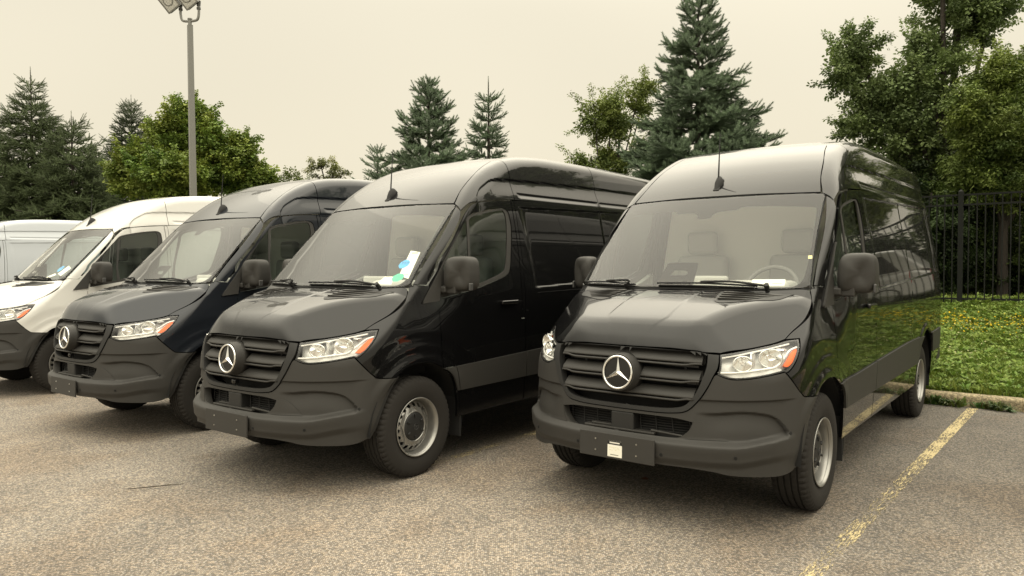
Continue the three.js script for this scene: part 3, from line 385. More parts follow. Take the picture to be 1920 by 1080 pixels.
  // ---- plate holder
  { const b = group('licence_plate_holder', van); b.position.set(0, .472, -.004); b.rotation.x = -.03; P('holder_plate', merge([rbox(.53, .157, .014, .005), rbox(.46, .1, .05, .006, 0, 0, -.03)]), M.trim, b); for (const x of [-.145, .145]) for (const y of [-.035, .035]) P('screw', bar([x, y, .006], [x, y, .0105], .006, .005, 10), M.screw, b); }
  // ---- rear bumper, sills, underbody
  P('rear_bumper', merge([rbox(1.9, .36, .16, .04, 0, .66, -5.88), rbox(.06, .36, .3, .02, .945, .66, -5.8), rbox(.06, .36, .3, .02, -.945, .66, -5.8)]), M.trim);
  P('underbody', merge([box(1.1, .18, 5.0, 0, .42, -3.1), box(1.75, .1, 2.4, 0, .43, -2.85), box(1.2, .5, .2, 0, .62, -.55), box(1.2, .06, .5, 0, .42, -.55), bar([-.75, .36, -1.01], [.75, .36, -1.01], .05), bar([-.75, .36, -4.675], [.75, .36, -4.675], .07)]), M.dark);
  // ---- cabin
  const cab = group('cabin', van);
  { const b = new THREE.Shape(); [[-.93, .5], [.93, .5], [.93, 1.3], [.8, 2.1], [.66, 2.45], [-.66, 2.45], [-.8, 2.1], [-.93, 1.3]].forEach((p, i) => i ? b.lineTo(...p) : b.moveTo(...p)); P('bulkhead', new THREE.ExtrudeGeometry(b, { depth: .03, bevelEnabled: false }).translate(0, 0, -2.5), M.wall, cab); } P('cabin_floor', box(1.7, .05, .8, 0, .62, -2.06), M.seat, cab); P('headliner', box(1.3, .02, .6, 0, 2.22, -2.15), M.liner, cab);
  P('dashboard', merge([rbox(1.76, .16, .5, .05, 0, 1.33, -1.27), rbox(1.6, .05, .3, .02, 0, 1.39, -1.12), rbox(.5, .12, .26, .05, .42, 1.43, -1.38), rbox(.28, .16, .05, .02, 0, 1.44, -1.48), rbox(1.7, .4, .25, .05, 0, 1.1, -1.36)]), M.dash, cab);
  P('steering_wheel', merge([new THREE.TorusGeometry(.195, .017, 10, 36), rbox(.12, .1, .04, .02), rbox(.34, .03, .02, .008)]).rotateX(-.55).translate(.42, 1.42, -1.62), M.wheelRim, cab);
  for (const x of [.42, -.42]) { const s = group('seat', cab); s.position.set(x, 0, -2.05); mesh('seat_cushion', merge([rbox(.48, .14, .5, .05, 0, 1.0, .1), rbox(.47, .68, .13, .05, 0, 1.36, -.17).rotateX(-.06)]), M.seat, cab).position.copy(s.position); cab.remove(s); const hr = mesh('headrest', rbox(.27, .2, .1, .04, x, 1.8, -2.3), M.seat, cab); }
  return van;
}

// ------------------------------------------------------------------ the lot: r runs along the kerb to the right, b away from the camera
const LA = THREE.MathUtils.degToRad(37.4), CA = cos(LA), SA = sin(LA);
const lot = (r, b, y = 0) => [r * CA + b * SA, y, r * SA - b * CA];
const KERB = 9.58, FENCE = 14.79;
const bankY = b => b < KERB + .15 ? .125 : b < 15.2 ? .115 + .80 * pow((b - KERB - .15) / (15.2 - KERB - .15), 1.05) : .915 - .4 * sst(15.2, 25, b);
{ // worn asphalt: pale chips in a dark binder
  const n = 1024, cells = 165, q = new Float32Array(cells * cells * 3); reseed(11); for (let i = 0; i < q.length; i++) q[i] = rnd();
  const big = tnoise(8, 21), mid = tnoise(32, 22), colr = new Uint8Array(n * n * 4), hgt = new Uint8Array(n * n * 4);
  for (let j = 0; j < n; j++) for (let i = 0; i < n; i++) {
    const x = i / n * cells, y = j / n * cells, ci = floor(x), cj = floor(y); let d1 = 9, d2 = 9, id = 0;
    for (let b = -1; b < 2; b++) for (let a = -1; a < 2; a++) { const I = (ci + a + cells) % cells, J = (cj + b + cells) % cells, k = (J * cells + I) * 3, dx = ci + a + .15 + .7 * q[k] - x, dy = cj + b + .15 + .7 * q[k + 1] - y, d = dx * dx + dy * dy; if (d < d1) { d2 = d1; d1 = d; id = k; } else if (d < d2) d2 = d; }
    const t = q[id + 2], e = sst(.03, .26, sqrt(d2) - sqrt(d1)), gap = .34 + .66 * e, w = .9 + .1 * (mid(i / n, j / n) - .5) + .08 * (big(i / n, j / n) - .5);
    const tone = (.25 + .50 * pow(t, 1.4)) * gap * w, warm = q[(id + 5) % q.length], k = (j * n + i) * 4;
    colr[k] = 255 * pow(clamp(tone * .80 * (1 + .10 * (warm - .5))), 1 / 2.2); colr[k + 1] = 255 * pow(clamp(tone * .695), 1 / 2.2); colr[k + 2] = 255 * pow(clamp(tone * .575 * (1 - .16 * (warm - .5))), 1 / 2.2); colr[k + 3] = 255;
    hgt[k] = hgt[k + 1] = hgt[k + 2] = 255 * (.15 + .7 * e * (.5 + .5 * q[(id + 7) % q.length])); hgt[k + 3] = 255;
  }
  const mk = (d, srgb) => { const t = new THREE.DataTexture(d, n, n); t.wrapS = t.wrapT = THREE.RepeatWrapping; t.magFilter = THREE.LinearFilter; t.minFilter = THREE.LinearMipmapLinearFilter; t.generateMipmaps = true; if (srgb) t.colorSpace = THREE.SRGBColorSpace; t.needsUpdate = true; return t; };
  var asphaltMap = mk(colr, true), asphaltBump = mk(hgt, false);
  const AS = std(col(1, 1, 1), .86, { map: asphaltMap, bumpMap: asphaltBump, bumpScale: .006, vertexColors: true });
  // one sheet to the horizon: fine near the vans (worn and stained patches), coarse beyond
  const S = tnoise(16, 31), S2 = tnoise(64, 32), S3 = tnoise(128, 33);
  const grid = (x0, x1, z0, z1, nx, nz, y) => { const g = new THREE.PlaneGeometry(x1 - x0, z1 - z0, nx, nz).rotateX(-PI / 2).translate((x0 + x1) / 2, y, (z0 + z1) / 2), p = g.attributes.position, c = new Float32Array(p.count * 3), uv = g.attributes.uv;
    for (let i = 0; i < p.count; i++) { const x = p.getX(i), z = p.getZ(i); uv.setXY(i, x / 1.9, z / 1.9); const r = x * CA + z * SA, b = x * SA - z * CA; let t = .84 + .34 * (S(x / 40, z / 40) - .5) + .30 * (S2(x / 60, z / 60) - .5) + .12 * (S3(x / 40, z / 40) - .5);
      // stall floors are darker with drips, the drive aisle is polished pale
      t *= 1 - .2 * sst(4.0, 6.5, b) - .19 * sst(-3.2, .2, r) * sst(2.6, 4.2, b); const ox = (((r + .95) % 3.05) + 3.05) % 3.05 - 1.5; t *= 1 - .22 * exp(-ox * ox * 1.6) * sst(5, 7, b) * (S2(x / 9, z / 9));
      const br = sst(.62, .8, S2(x / 22 + .37, z / 22 + .11)); t *= 1 - .14 * br; const k = .06 * (S(x / 25 + .3, z / 25) - .5) + .05 * br; c[i * 3] = t * (1 + k); c[i * 3 + 1] = t; c[i * 3 + 2] = t * (1 - k); }
    g.setAttribute('color', new THREE.BufferAttribute(c, 3)); return g; };
  structure(mesh('asphalt', merge2([grid(-22, 14, -22, 3, 180, 125, 0), grid(-300, -22, -300, 300, 6, 12, 0), grid(14, 300, -300, 300, 6, 12, 0), grid(-22, 14, 3, 300, 6, 10, 0), grid(-22, 14, -300, -22, 6, 10, 0)]), AS));
}
function merge2(a) { return mergeGeometries(a.map(g => g.toNonIndexed()), false); }
{ // worn yellow bay lines
  const A = tnoise(64, 41), B = tnoise(16, 42), C = tnoise(256, 43);
  for (const [r0, r1, b0, wear] of [[-.85, -1.06, 3.6, .515], [-4.02, -4.1, 4.2, .53], [-7.1, -7.1, 4.4, .62], [-10.2, -10.2, 4.4, .6], [2.15, 2.1, 4.2, .5]]) {
    const tex = dataTex(0, (u, v) => { const t = .55 * A(v * 2.3, u * .25 + r0) + .3 * B(v * 1.7 + r0, .3) + .45 * C(u * .3, v * 3); const a = sst(wear + .12, wear + .36, t + .25 * sst(.15, .75, v) - .12 * abs(u - .5)); return [a, a, a]; }, false, 32, 1024); tex.wrapS = tex.wrapT = THREE.ClampToEdgeWrapping;
    const n = 24, pos = [], uv = [], idx = [], w = .05, b1 = KERB - .06; for (let i = 0; i <= n; i++) { const t = i / n, r = lerp(r1, r0, t), b = lerp(b0, b1, t); for (const s of [-1, 1]) { pos.push(...lot(r + s * w, b, .004)); uv.push((s + 1) / 2, t); } } for (let i = 0; i < n; i++) { const k = i * 2; idx.push(k, k + 1, k + 2, k + 1, k + 3, k + 2); }
    const g = new THREE.BufferGeometry(); g.setAttribute('position', new THREE.Float32BufferAttribute(pos, 3)); g.setAttribute('uv', new THREE.Float32BufferAttribute(uv, 2)); g.setIndex(idx); g.computeVertexNormals();
    structure(mesh('parking_line', g, std(col(.52, .43, .24), .85, { alphaMap: tex, transparent: true, side: THREE.DoubleSide })));
  }
}
const soilN = tnoise(64, 51), soilM = tnoise(256, 52);
const concreteTex = dataTex(256, (u, v) => { const t = .62 + .3 * (soilN(u, v) - .5) + .3 * (soilM(u, v) - .5); return [t, t * .94, t * .8]; }, true);
{ // kerb of concrete lengths with rounded edges
  const k = structure(group('kerb')), mats = [.92, 1, .84].map(t => std(col(.95 * t, .9 * t, .8 * t), .9, { map: concreteTex, bumpMap: concreteTex, bumpScale: .004 }));
  const prof = new THREE.Shape(); prof.moveTo(0, -.1); prof.lineTo(0, .085); prof.quadraticCurveTo(.004, .13, .05, .135); prof.lineTo(.13, .135); prof.quadraticCurveTo(.155, .135, .155, .11); prof.lineTo(.155, -.1);
  const L = .905, g = new THREE.ExtrudeGeometry(prof, { depth: L - .012, bevelEnabled: true, bevelThickness: .006, bevelSize: .006, bevelOffset: -.006, bevelSegments: 1, curveSegments: 5 });
  for (let i = -18; i < 16; i++) { const m = mesh('kerb_stone', g, mats[(i * 7 + 70) % 3], k), p = lot(i * L - .40, KERB, 0); m.position.set(...p); m.rotation.y = -LA + PI / 2; m.position.y += .004 * sin(i * 2.7); }
}
{ // grassy bank behind the kerb, then open ground to the horizon
  const nb = [KERB + .1, 9.9, 10.4, 11, 11.7, 12.4, 13.1, 13.8, 14.5, 15.2, 17, 20, 25, 40, 250], rs = []; for (let r = -60; r <= 60; r += 1.5) rs.push(r); rs.unshift(-280); rs.push(280);
  const pos = [], uv = [], idx = []; for (const b of nb) for (const r of rs) { const y = bankY(b) + (b < 10 ? 0 : .05 * sin(r * 1.3 + b) * sst(10, 11, b)); pos.push(...lot(r, b, y - .01)); uv.push(r, b); } const m = rs.length;
  for (let j = 0; j < nb.length - 1; j++) for (let i = 0; i < m - 1; i++) { const a = j * m + i; idx.push(a, a + m, a + 1, a + 1, a + m, a + m + 1); }
  const g = new THREE.BufferGeometry(); g.setAttribute('position', new THREE.Float32BufferAttribute(pos, 3)); g.setAttribute('uv', new THREE.Float32BufferAttribute(uv, 2)); g.setIndex(idx); g.computeVertexNormals();
  const t = dataTex(256, (u, v) => { const a = soilN(u, v), b = soilM(u, v), k = .55 + .5 * (a - .5) + .6 * (b - .5); return [.30 * k + .08 * a, .34 * k + .05, .16 * k]; }, true);
  structure(mesh('grass_bank', g, std(col(.55, .62, .5), .95, { map: t, side: THREE.DoubleSide })));
}
// ------------------------------------------------------------------ grass, flowers and weeds on the bank
const leafMat = (r, g, b, t = .35) => phys(col(r, g, b), .62, { transmission: t, thickness: 0, side: THREE.DoubleSide, specularIntensity: .35 });
function blades(n, h, w, spread, lean) { // a tuft of bent blades
  const pos = [], idx = []; for (let k = 0; k < n; k++) { const a = rnd() * 2 * PI, d = rnd() * spread, x = d * cos(a), z = d * sin(a), f = rnd() * 2 * PI, H = h * rr(.55, 1.1), l = lean * rr(.3, 1.2) * H, ww = w * rr(.7, 1.3), dx = cos(f), dz = sin(f), o = pos.length / 3;
    pos.push(x - dz * ww, 0, z + dx * ww, x + dz * ww, 0, z - dx * ww, x + dx * l * .4 - dz * ww * .9, H * .62, z + dz * l * .4 + dx * ww * .9, x + dx * l * .4 + dz * ww * .9, H * .62, z + dz * l * .4 - dx * ww * .9, x + dx * l, H * (1 - .35 * lean), z + dz * l); idx.push(o, o + 1, o + 2, o + 1, o + 3, o + 2, o + 2, o + 3, o + 4); }
  const g = new THREE.BufferGeometry(); g.setAttribute('position', new THREE.Float32BufferAttribute(pos, 3)); g.setIndex(idx); g.computeVertexNormals(); return g;
}
const dummy = new THREE.Object3D(), cc = new THREE.Color();
function scatter(name, g, m, n, place, tint, label, cat) { // place(i) -> [x, y, z, scale, turn, tilt]
  const im = new THREE.InstancedMesh(g, m, n); for (let i = 0; i < n; i++) { const [x, y, z, s, t, l] = place(i); dummy.position.set(x, y, z); dummy.rotation.set(l * rr(-1, 1), t, l * rr(-1, 1)); dummy.scale.set(s, s * rr(.8, 1.2), s); dummy.updateMatrix(); im.setMatrixAt(i, dummy.matrix); tint(cc, i); im.setColorAt(i, cc); }
  shadow(im); im.name = numbered(name); scene.add(im); tag(im, label, cat, null, 'stuff'); return im; }
{
  reseed(501);
  const G1 = tnoise(32, 61), pb = (r, b) => { const y = bankY(b) + .05 * sin(r * 1.3 + b) * sst(10, 11, b) - .012; return lot(r, b, y); };
  const area = i => i % 5 ? [rr(-3.4, 3.0), KERB + .17 + 5.4 * pow(rnd(), .8)] : [rr(-6, 15), KERB + .17 + rr(0, 6.2)];
  const tint = (k0, k1, br) => c => { const t = rnd(); c.setRGB(lerp(k0[0], k1[0], t), lerp(k0[1], k1[1], t), lerp(k0[2], k1[2], t)).multiplyScalar(rr(br, 1.15)); };
  let cur; const pl = (s0, s1, tl) => i => { cur = area(i); const q = pb(...cur), h = G1(cur[0] * .15, cur[1] * .15); return [...q, rr(s0, s1) * (.75 + .6 * h), rnd() * 7, tl]; };
  scatter('grass', blades(10, .105, .0035, .07, .75), leafMat(1, 1, 1), 70000, pl(.6, 1.15, .25), tint([.14, .23, .034], [.29, .335, .062], .75), 'uncut green grass covering the bank behind the kerb', 'grass');
  { // broad-leaved weeds: rosettes
    const pos = [], idx = []; for (let k = 0; k < 7; k++) { const a = k / 7 * 2 * PI + rr(-.3, .3), L = rr(.04, .07), e = rr(.35, .9), w = L * .24, dx = cos(a), dz = sin(a), o = pos.length / 3; const y = e * L; pos.push(0, 0, 0, dx * L * .5 - dz * w, y * .6, dz * L * .5 + dx * w, dx * L * .5 + dz * w, y * .6, dz * L * .5 - dx * w, dx * L, y * .85, dz * L); idx.push(o, o + 1, o + 2, o + 1, o + 3, o + 2); }
    const g = new THREE.BufferGeometry(); g.setAttribute('position', new THREE.Float32BufferAttribute(pos, 3)); g.setIndex(idx); g.computeVertexNormals();
    scatter('lawn_weeds', g, leafMat(1, 1, 1), 15000, i => { const q = pl(.6, 1.25, .4)(i); q[1] += .02 + .05 * rnd(); return q; }, tint([.14, .24, .04], [.28, .36, .08], .8), 'broad leaved weeds growing through the grass of the bank', 'weeds');
  }
  { // small flower heads on stems
    const head = merge([new THREE.CylinderGeometry(.013, .006, .008, 7), new THREE.CylinderGeometry(.006, .009, .006, 6).translate(0, .006, 0)]).translate(0, .15, 0), g = head;
    const band = i => { const r = rr(-2.6, 4), b = 13.35 + .18 * sin(r * 2.1) + (rnd() + rnd() - 1) * .7, q = pb(r, b); return [...q, rr(.6, 1.1), rnd() * 7, .3]; };
    scatter('yellow_flowers', g, leafMat(1, 1, 1, .15), 1000, band, c => c.setRGB(.85, .62, .03).multiplyScalar(rr(.8, 1.1)), 'yellow flowers in a band near the top of the grass bank', 'flowers');
    scatter('pale_flowers', g, leafMat(1, 1, 1, .15), 600, i => { const r = rr(-2.6, 3), b = rr(10.6, 13.6), q = pb(r, b); return [...q, rr(.5, .95), rnd() * 7, .3]; }, c => c.setRGB(.7, .66, .4).multiplyScalar(rr(.7, 1.1)), 'small pale flower heads scattered over the lower bank', 'flowers');
  }
  // weeds at the foot of the kerb
  const foot = [[-1.42, .95], [-1.22, .8], [-1.1, 1], [-.72, .9], [-.62, .7], [-.2, .9], [-.05, .8], [.12, 1], [-2.1, .9], [.5, .9]];
  scatter('kerb_weeds', blades(16, .15, .013, .06, 1.1), leafMat(1, 1, 1), 64, i => { const f = foot[i % foot.length]; return [...lot(f[0] + rr(-.13, .13), KERB - .03 - .05 * rnd(), 0), f[1] * rr(.6, 1.1), rnd() * 7, .3]; }, c => c.setRGB(rr(.06, .12), rr(.11, .16), .03), 'leafy weeds growing from the joint at the foot of the kerb', 'weeds');
}
{ // litter on the asphalt
  const t = mesh('twig', merge([bar([-.17, .012, 0], [.0, .016, .012], .003, .004, 5), bar([0, .016, .012], [.2, .008, -.01], .004, .0015, 5), bar([.05, .014, .006], [.12, .03, .05], .003, .0015, 4)]), std(col(.05, .04, .03), .9)), g = [-2.62, -5.3]; t.position.set(g[0], 0, g[1]); t.rotation.y = .35; tag(t, 'thin dry twig lying on the open asphalt at the lower left', 'twig');
  const lf = new THREE.CircleGeometry(.03, 9); const p = lf.attributes.position; for (let i = 0; i < p.count; i++) p.setZ(i, .35 * abs(p.getX(i)) + .1 * abs(p.getY(i))); lf.rotateX(-PI / 2).translate(0, .008, 0).computeVertexNormals(); const l = mesh('fallen_leaf', lf, std(col(.13, .05, .025), .8, { side: THREE.DoubleSide })); l.position.set(.98, 0, -5.42); l.rotation.y = 1; tag(l, 'small brown fallen leaf on the asphalt before the right black van', 'leaf');
}

// ------------------------------------------------------------------ iron fence, wooden fence, light pole
{
  const iron = phys(col(.014, .015, .014), .7, { specularIntensity: .2 });
  const f = group('iron_fence'); const base = r => .885, r0 = -6.35, n = 8, W = 2.4; f.position.set(...lot(r0, FENCE, 0)); f.rotation.y = -LA;
  const pk = new THREE.BoxGeometry(.019, 1.96, .019), post = merge([box(.075, 2.05, .075, 0, 1.025, 0), new THREE.ConeGeometry(.055, .04, 4).rotateY(PI / 4).translate(0, 2.07, 0)]), rail = box(W - .075, .032, .038);
  for (let k = 0; k <= n; k++) { mesh('post', post, iron, f).position.set(k * W, base() - .1, 0); if (k < n) { for (const y of [.1, 1.72, 1.89]) mesh('rail', rail, iron, f).position.set(k * W + W / 2, base() + y, 0); const m = 19; for (let i = 1; i <= m; i++) mesh('picket', pk, iron, f).position.set(k * W + i * W / (m + 1), base() + .9, 0); } }
  tag(f, 'black iron picket fence standing along the top of the grass bank', 'fence');
}
{
  const w = group('wooden_fence'), b = 23.5; const ms = [.8, 1, 1.15, .92].map(t => std(col(.10 * t, .075 * t, .05 * t), .9, { bumpMap: concreteTex, bumpScale: .003 })), bd = box(.135, 1.75, .02, 0, .875, 0), rl = box(8.6, .09, .04);
  const at = lot(-4.6, b, .45); w.position.set(...at); w.rotation.y = -LA - .12; reseed(77);
  for (let i = 0; i < 60; i++) { const m = mesh('board', bd, ms[floor(rnd() * 4)], w); m.position.set(i * .143, rr(-.03, .03), .03 + rr(-.004, .004)); m.rotation.z = rr(-.008, .008); }
  for (const y of [.35, 1.4]) mesh('rail', rl, ms[0], w).position.set(4.2, y, -.02);
  tag(w, 'brown wooden board fence seen through the iron pickets', 'fence');
}
{
  const p = group('light_pole'), x = -8.0, z = -18.5; p.position.set(x, .3, z); p.rotation.y = .62;
  const pm = std(col(.2, .2, .185), .5, { metalness: .25 }), dm = std(col(.09, .09, .085), .45, { metalness: .5 }), lens = phys(col(.75, .76, .72), .12, { transmission: .35, thickness: 0, clearcoat: 1 });
  const H = 7.33; const g = new THREE.CylinderGeometry(.083, .118, H, 4, 1).rotateY(PI / 4).translate(0, H / 2, 0); mesh('pole', g.toNonIndexed(), pm, p).geometry.computeVertexNormals();
  mesh('base_plate', rbox(.36, .03, .36, .008, 0, .015, 0), pm, p); mesh('pole_neck', merge([new THREE.CylinderGeometry(.045, .045, .16, 12).translate(0, H + .07, 0), new THREE.CylinderGeometry(.06, .06, .03, 6).translate(0, H + .15, 0)]), pm, p);
  const yk = group('yoke', p); yk.position.y = H + .1; yk.rotation.y = -.75; 
  mesh('yoke_tube', tube([[-.24, .42, 0], [-.24, .16, 0], [-.2, .03, 0], [-.1, 0, 0], [.1, 0, 0], [.2, .03, 0], [.24, .16, 0], [.24, .42, 0]], .032, 40, 8), pm, yk);
  for (const s of [-1, 1]) { mesh('yoke_clamp', merge([new THREE.CylinderGeometry(.05, .05, .05, 10).translate(.24 * s, .3, 0), new THREE.CylinderGeometry(.055, .045, .12, 10).translate(.24 * s, .42, 0)]), dm, yk); }
  for (const s of [-1, 1]) { const hgrp = group('floodlight', p); hgrp.position.set(s * .24 * cos(.75), H + .50 + .03 * s, s * .24 * sin(.75)); hgrp.rotation.set(0, -.62, 0); const T = q => { q.translate(-.12, .24, .1); q.rotateX(.35); q.rotateY(-.3); q.rotateZ(.5); return q; };
    const fins = [rbox(.4, .58, .12, .02, 0, .06, -.06)]; for (let k = -3; k < 4; k++) fins.push(box(.012, .5, .06, k * .05, .06, -.14)); mesh('lamp_body', T(merge(fins)), dm, hgrp);
    mesh('lamp_bezel', T(merge([box(.4, .03, .03, 0, .335, .015), box(.4, .03, .03, 0, -.215, .015), box(.03, .52, .03, .185, .06, .015), box(.03, .52, .03, -.185, .06, .015)])), pm, hgrp);
    mesh('lamp_lens', T(box(.34, .52, .008, 0, .06, .012)), lens, hgrp); mesh('lamp_reflector', T(new THREE.TorusGeometry(.12, .02, 8, 24).translate(0, .02, .004)), pm, hgrp); }
  tag(p, 'tall grey square steel pole with two floodlights rising behind the vans', 'light pole');
}

// ------------------------------------------------------------------ trees
const bark = std(col(.06, .05, .042), .95, { bumpMap: concreteTex, bumpScale: .02 });
const UPV = new THREE.Vector3(0, 1, 0), qq = new THREE.Quaternion(), va = new THREE.Vector3(), vb = new THREE.Vector3(), m4 = new THREE.Matrix4(), sc = new THREE.Vector3();
const spot = (u, d) => [(u - 960) / 1375.3 * d, -d]; // ground place of something seen in column u at distance d
const topY = (v, d) => 1.6146 + (496.4 - v) / 1375.3 * d;
function sprig(n, len, nl, w) { // a shoot set with needles, pointing +y
  const pos = []; for (let k = 0; k < n; k++) { const t = k / n, y = t * len, a = k * 2.4, r = nl * (1 - .45 * t * t), up = nl * (.55 + .5 * t), dx = cos(a), dz = sin(a); pos.push(-dz * w, y, dx * w, dz * w, y, -dx * w, dx * r, y + up, dz * r); }
  const g = new THREE.BufferGeometry(); g.setAttribute('position', new THREE.Float32BufferAttribute(pos, 3)); g.computeVertexNormals(); return g;
}
const sprigBlue = sprig(34, .17, .036, .0058), sprigDark = sprig(30, .17, .03, .0055);
function conifer(name, x, z, y0, H, R, o, label, grp) { // R(t): reach at t metres under the tip
  reseed(o.seed); const root = group(name); root.position.set(x, y0, z); const list = [], wood = [];
  const h0 = H - y0, add = (p, d, s, tone) => list.push([p.x, p.y, p.z, d.x, d.y, d.z, s, tone]);
  wood.push(bar([0, 0, 0], [0, h0 - .1, 0], o.trunk ?? .13, .012, 8));
  const sp = o.space ?? .075, S = o.size ?? 1;
  const shoot = (p, d, L, tone) => { const n = max(1, Math.round(L / (sp * S))); for (let k = 0; k < n; k++) add(vb.copy(p).addScaledVector(d, L * k / n).clone(), d, S * rr(.85, 1.15), tone); };
  shoot(new THREE.Vector3(0, h0 - (o.leader ?? .5), 0), UPV, o.leader ?? .5, 1); if (o.twin) shoot(new THREE.Vector3(.04, h0 - .5, .02), new THREE.Vector3(.18, 1, .1).normalize(), .42, 1);
  for (let t = o.first ?? .35; t < h0 - (o.clear ?? .6); t += (o.gap ?? .24) * rr(.8, 1.2) * (1 + t * .03)) {
    const nb = t < 1 ? 5 : o.whorl ?? 7, a0 = rnd() * 7;
    for (let k = 0; k < nb; k++) {
      const a = a0 + k / nb * 2 * PI + rr(-.3, .3), L = R(t) * (o.rough ? rr(.55, 1.25) : rr(.75, 1.12)), e = lerp(o.up0 ?? .75, o.up1 ?? -.05, sst(0, o.upT ?? 3, t)) + rr(-.12, .12), tone = rr(.75, 1.1);
      const d = new THREE.Vector3(cos(a) * cos(e), sin(e), sin(a) * cos(e)), p = new THREE.Vector3(0, h0 - t, 0), side = new THREE.Vector3(-sin(a), 0, cos(a)), n = max(2, Math.ceil(L / (.1 * S)));
      const pts = [[p.x, p.y, p.z]];
      for (let i = 1; i <= n; i++) {
        const f = i / n; p.addScaledVector(d, L / n); d.y += (o.lift ?? .5) * .16 * (f > .55 ? 1 : -.5 * (o.droop ?? .6)) * (L > .5 ? 1 : .3); d.normalize(); pts.push([p.x, p.y, p.z]);
        if (f > .18 || L < .5) add(p.clone(), d.clone(), S * rr(.9, 1.15), tone);
        if (o.hang > .3 && f > .25 && rnd() < .7) { const tu = d.clone().multiplyScalar(.7); tu.y += rr(.2, .9); tu.addScaledVector(side, rr(-.6, .6)).normalize(); shoot(p.clone(), tu, rr(.1, .22) * S, tone * 1.08); }
        if (f > (o.bare ?? .2)) for (const s of [-1, 1]) { const tl = ((1 - f) * .55 * L + .1) * rr(.5, 1.1) * (o.twig ?? 1); const td = vb.copy(d).multiplyScalar(.75).addScaledVector(side, s * .8).clone(); td.y += (o.hang ?? .12) * rr(-1, 1.4) + (o.pend ?? 0); td.normalize(); shoot(p.clone(), td, tl, tone); if (tl > .3) for (const q of [.4, .7]) { const td2 = td.clone().addScaledVector(d, .8 * 1).normalize(); shoot(p.clone().addScaledVector(td, tl * q), td2, tl * .45, tone); const td3 = td.clone(); td3.y += .6; shoot(p.clone().addScaledVector(td, tl * q), td3.normalize(), tl * .3, tone * 1.05); } }
      }
      if (L > .35) wood.push(tube(pts.filter((q, i) => i % 2 == 0 || i == pts.length - 1), .010 + L * .004, 5, 4));
    }
  }
  mesh('trunk', merge(wood), bark, root);
  const im = new THREE.InstancedMesh(o.sprig ?? sprigBlue, leafMat(1, 1, 1, .12), list.length); list.forEach((q, i) => { qq.setFromUnitVectors(UPV, va.set(q[3], q[4], q[5])); m4.compose(vb.set(q[0], q[1], q[2]), qq, sc.set(q[6] * (o.fat ?? 1), q[6], q[6] * (o.fat ?? 1))); im.setMatrixAt(i, m4); const t = q[7] * rr(.8, 1.15); cc.setRGB(o.c[0] * t, o.c[1] * t, o.c[2] * t); im.setColorAt(i, cc); });
  shadow(im); im.name = 'crown'; im.userData.kind = 'stuff'; root.add(im); console.log(name, 'sprigs', list.length);
  return tag(root, label, 'tree', grp);
}
function leafCluster(n, L, w, spread, fold = .3) { // leaves round a twig, each folded along its midrib
  const pos = [], idx = []; for (let k = 0; k < n; k++) {
    const a = k * 2.4 + rr(-.4, .4), e = rr(-.5, .8), d = new THREE.Vector3(cos(a) * cos(e), sin(e), sin(a) * cos(e)), b = d.clone().multiplyScalar(spread * rr(.1, .9)); b.y += rr(-.3, .6) * spread;
    const l = L * rr(.7, 1.15), s = new THREE.Vector3().crossVectors(d, UPV).normalize(), dn = d.clone(); dn.y -= rr(.1, .9); dn.normalize(); s.applyAxisAngle(dn, rr(-.9, .9)); const nn = new THREE.Vector3().crossVectors(s, dn), W = w * l, o = pos.length / 3;
    const P = (t, q, h) => { const v = b.clone().addScaledVector(dn, t * l).addScaledVector(s, q * W).addScaledVector(nn, h * W * fold); pos.push(v.x, v.y, v.z); };
    P(0, 0, 0); P(.35, 1, 1); P(.75, .72, .7); P(1, 0, 0); P(.75, -.72, .7); P(.35, -1, 1); idx.push(o, o + 1, o + 2, o, o + 2, o + 3, o, o + 3, o + 4, o, o + 4, o + 5); }
  const g = new THREE.BufferGeometry(); g.setAttribute('position', new THREE.Float32BufferAttribute(pos, 3)); g.setIndex(idx); const g2 = g.toNonIndexed(); g2.computeVertexNormals(); return g2;
}
reseed(900);
const clMaple = leafCluster(11, .13, .42, .16), clOak = leafCluster(12, .105, .3, .14), clAsh = leafCluster(14, .09, .24, .15), clBush = leafCluster(12, .075, .34, .1);
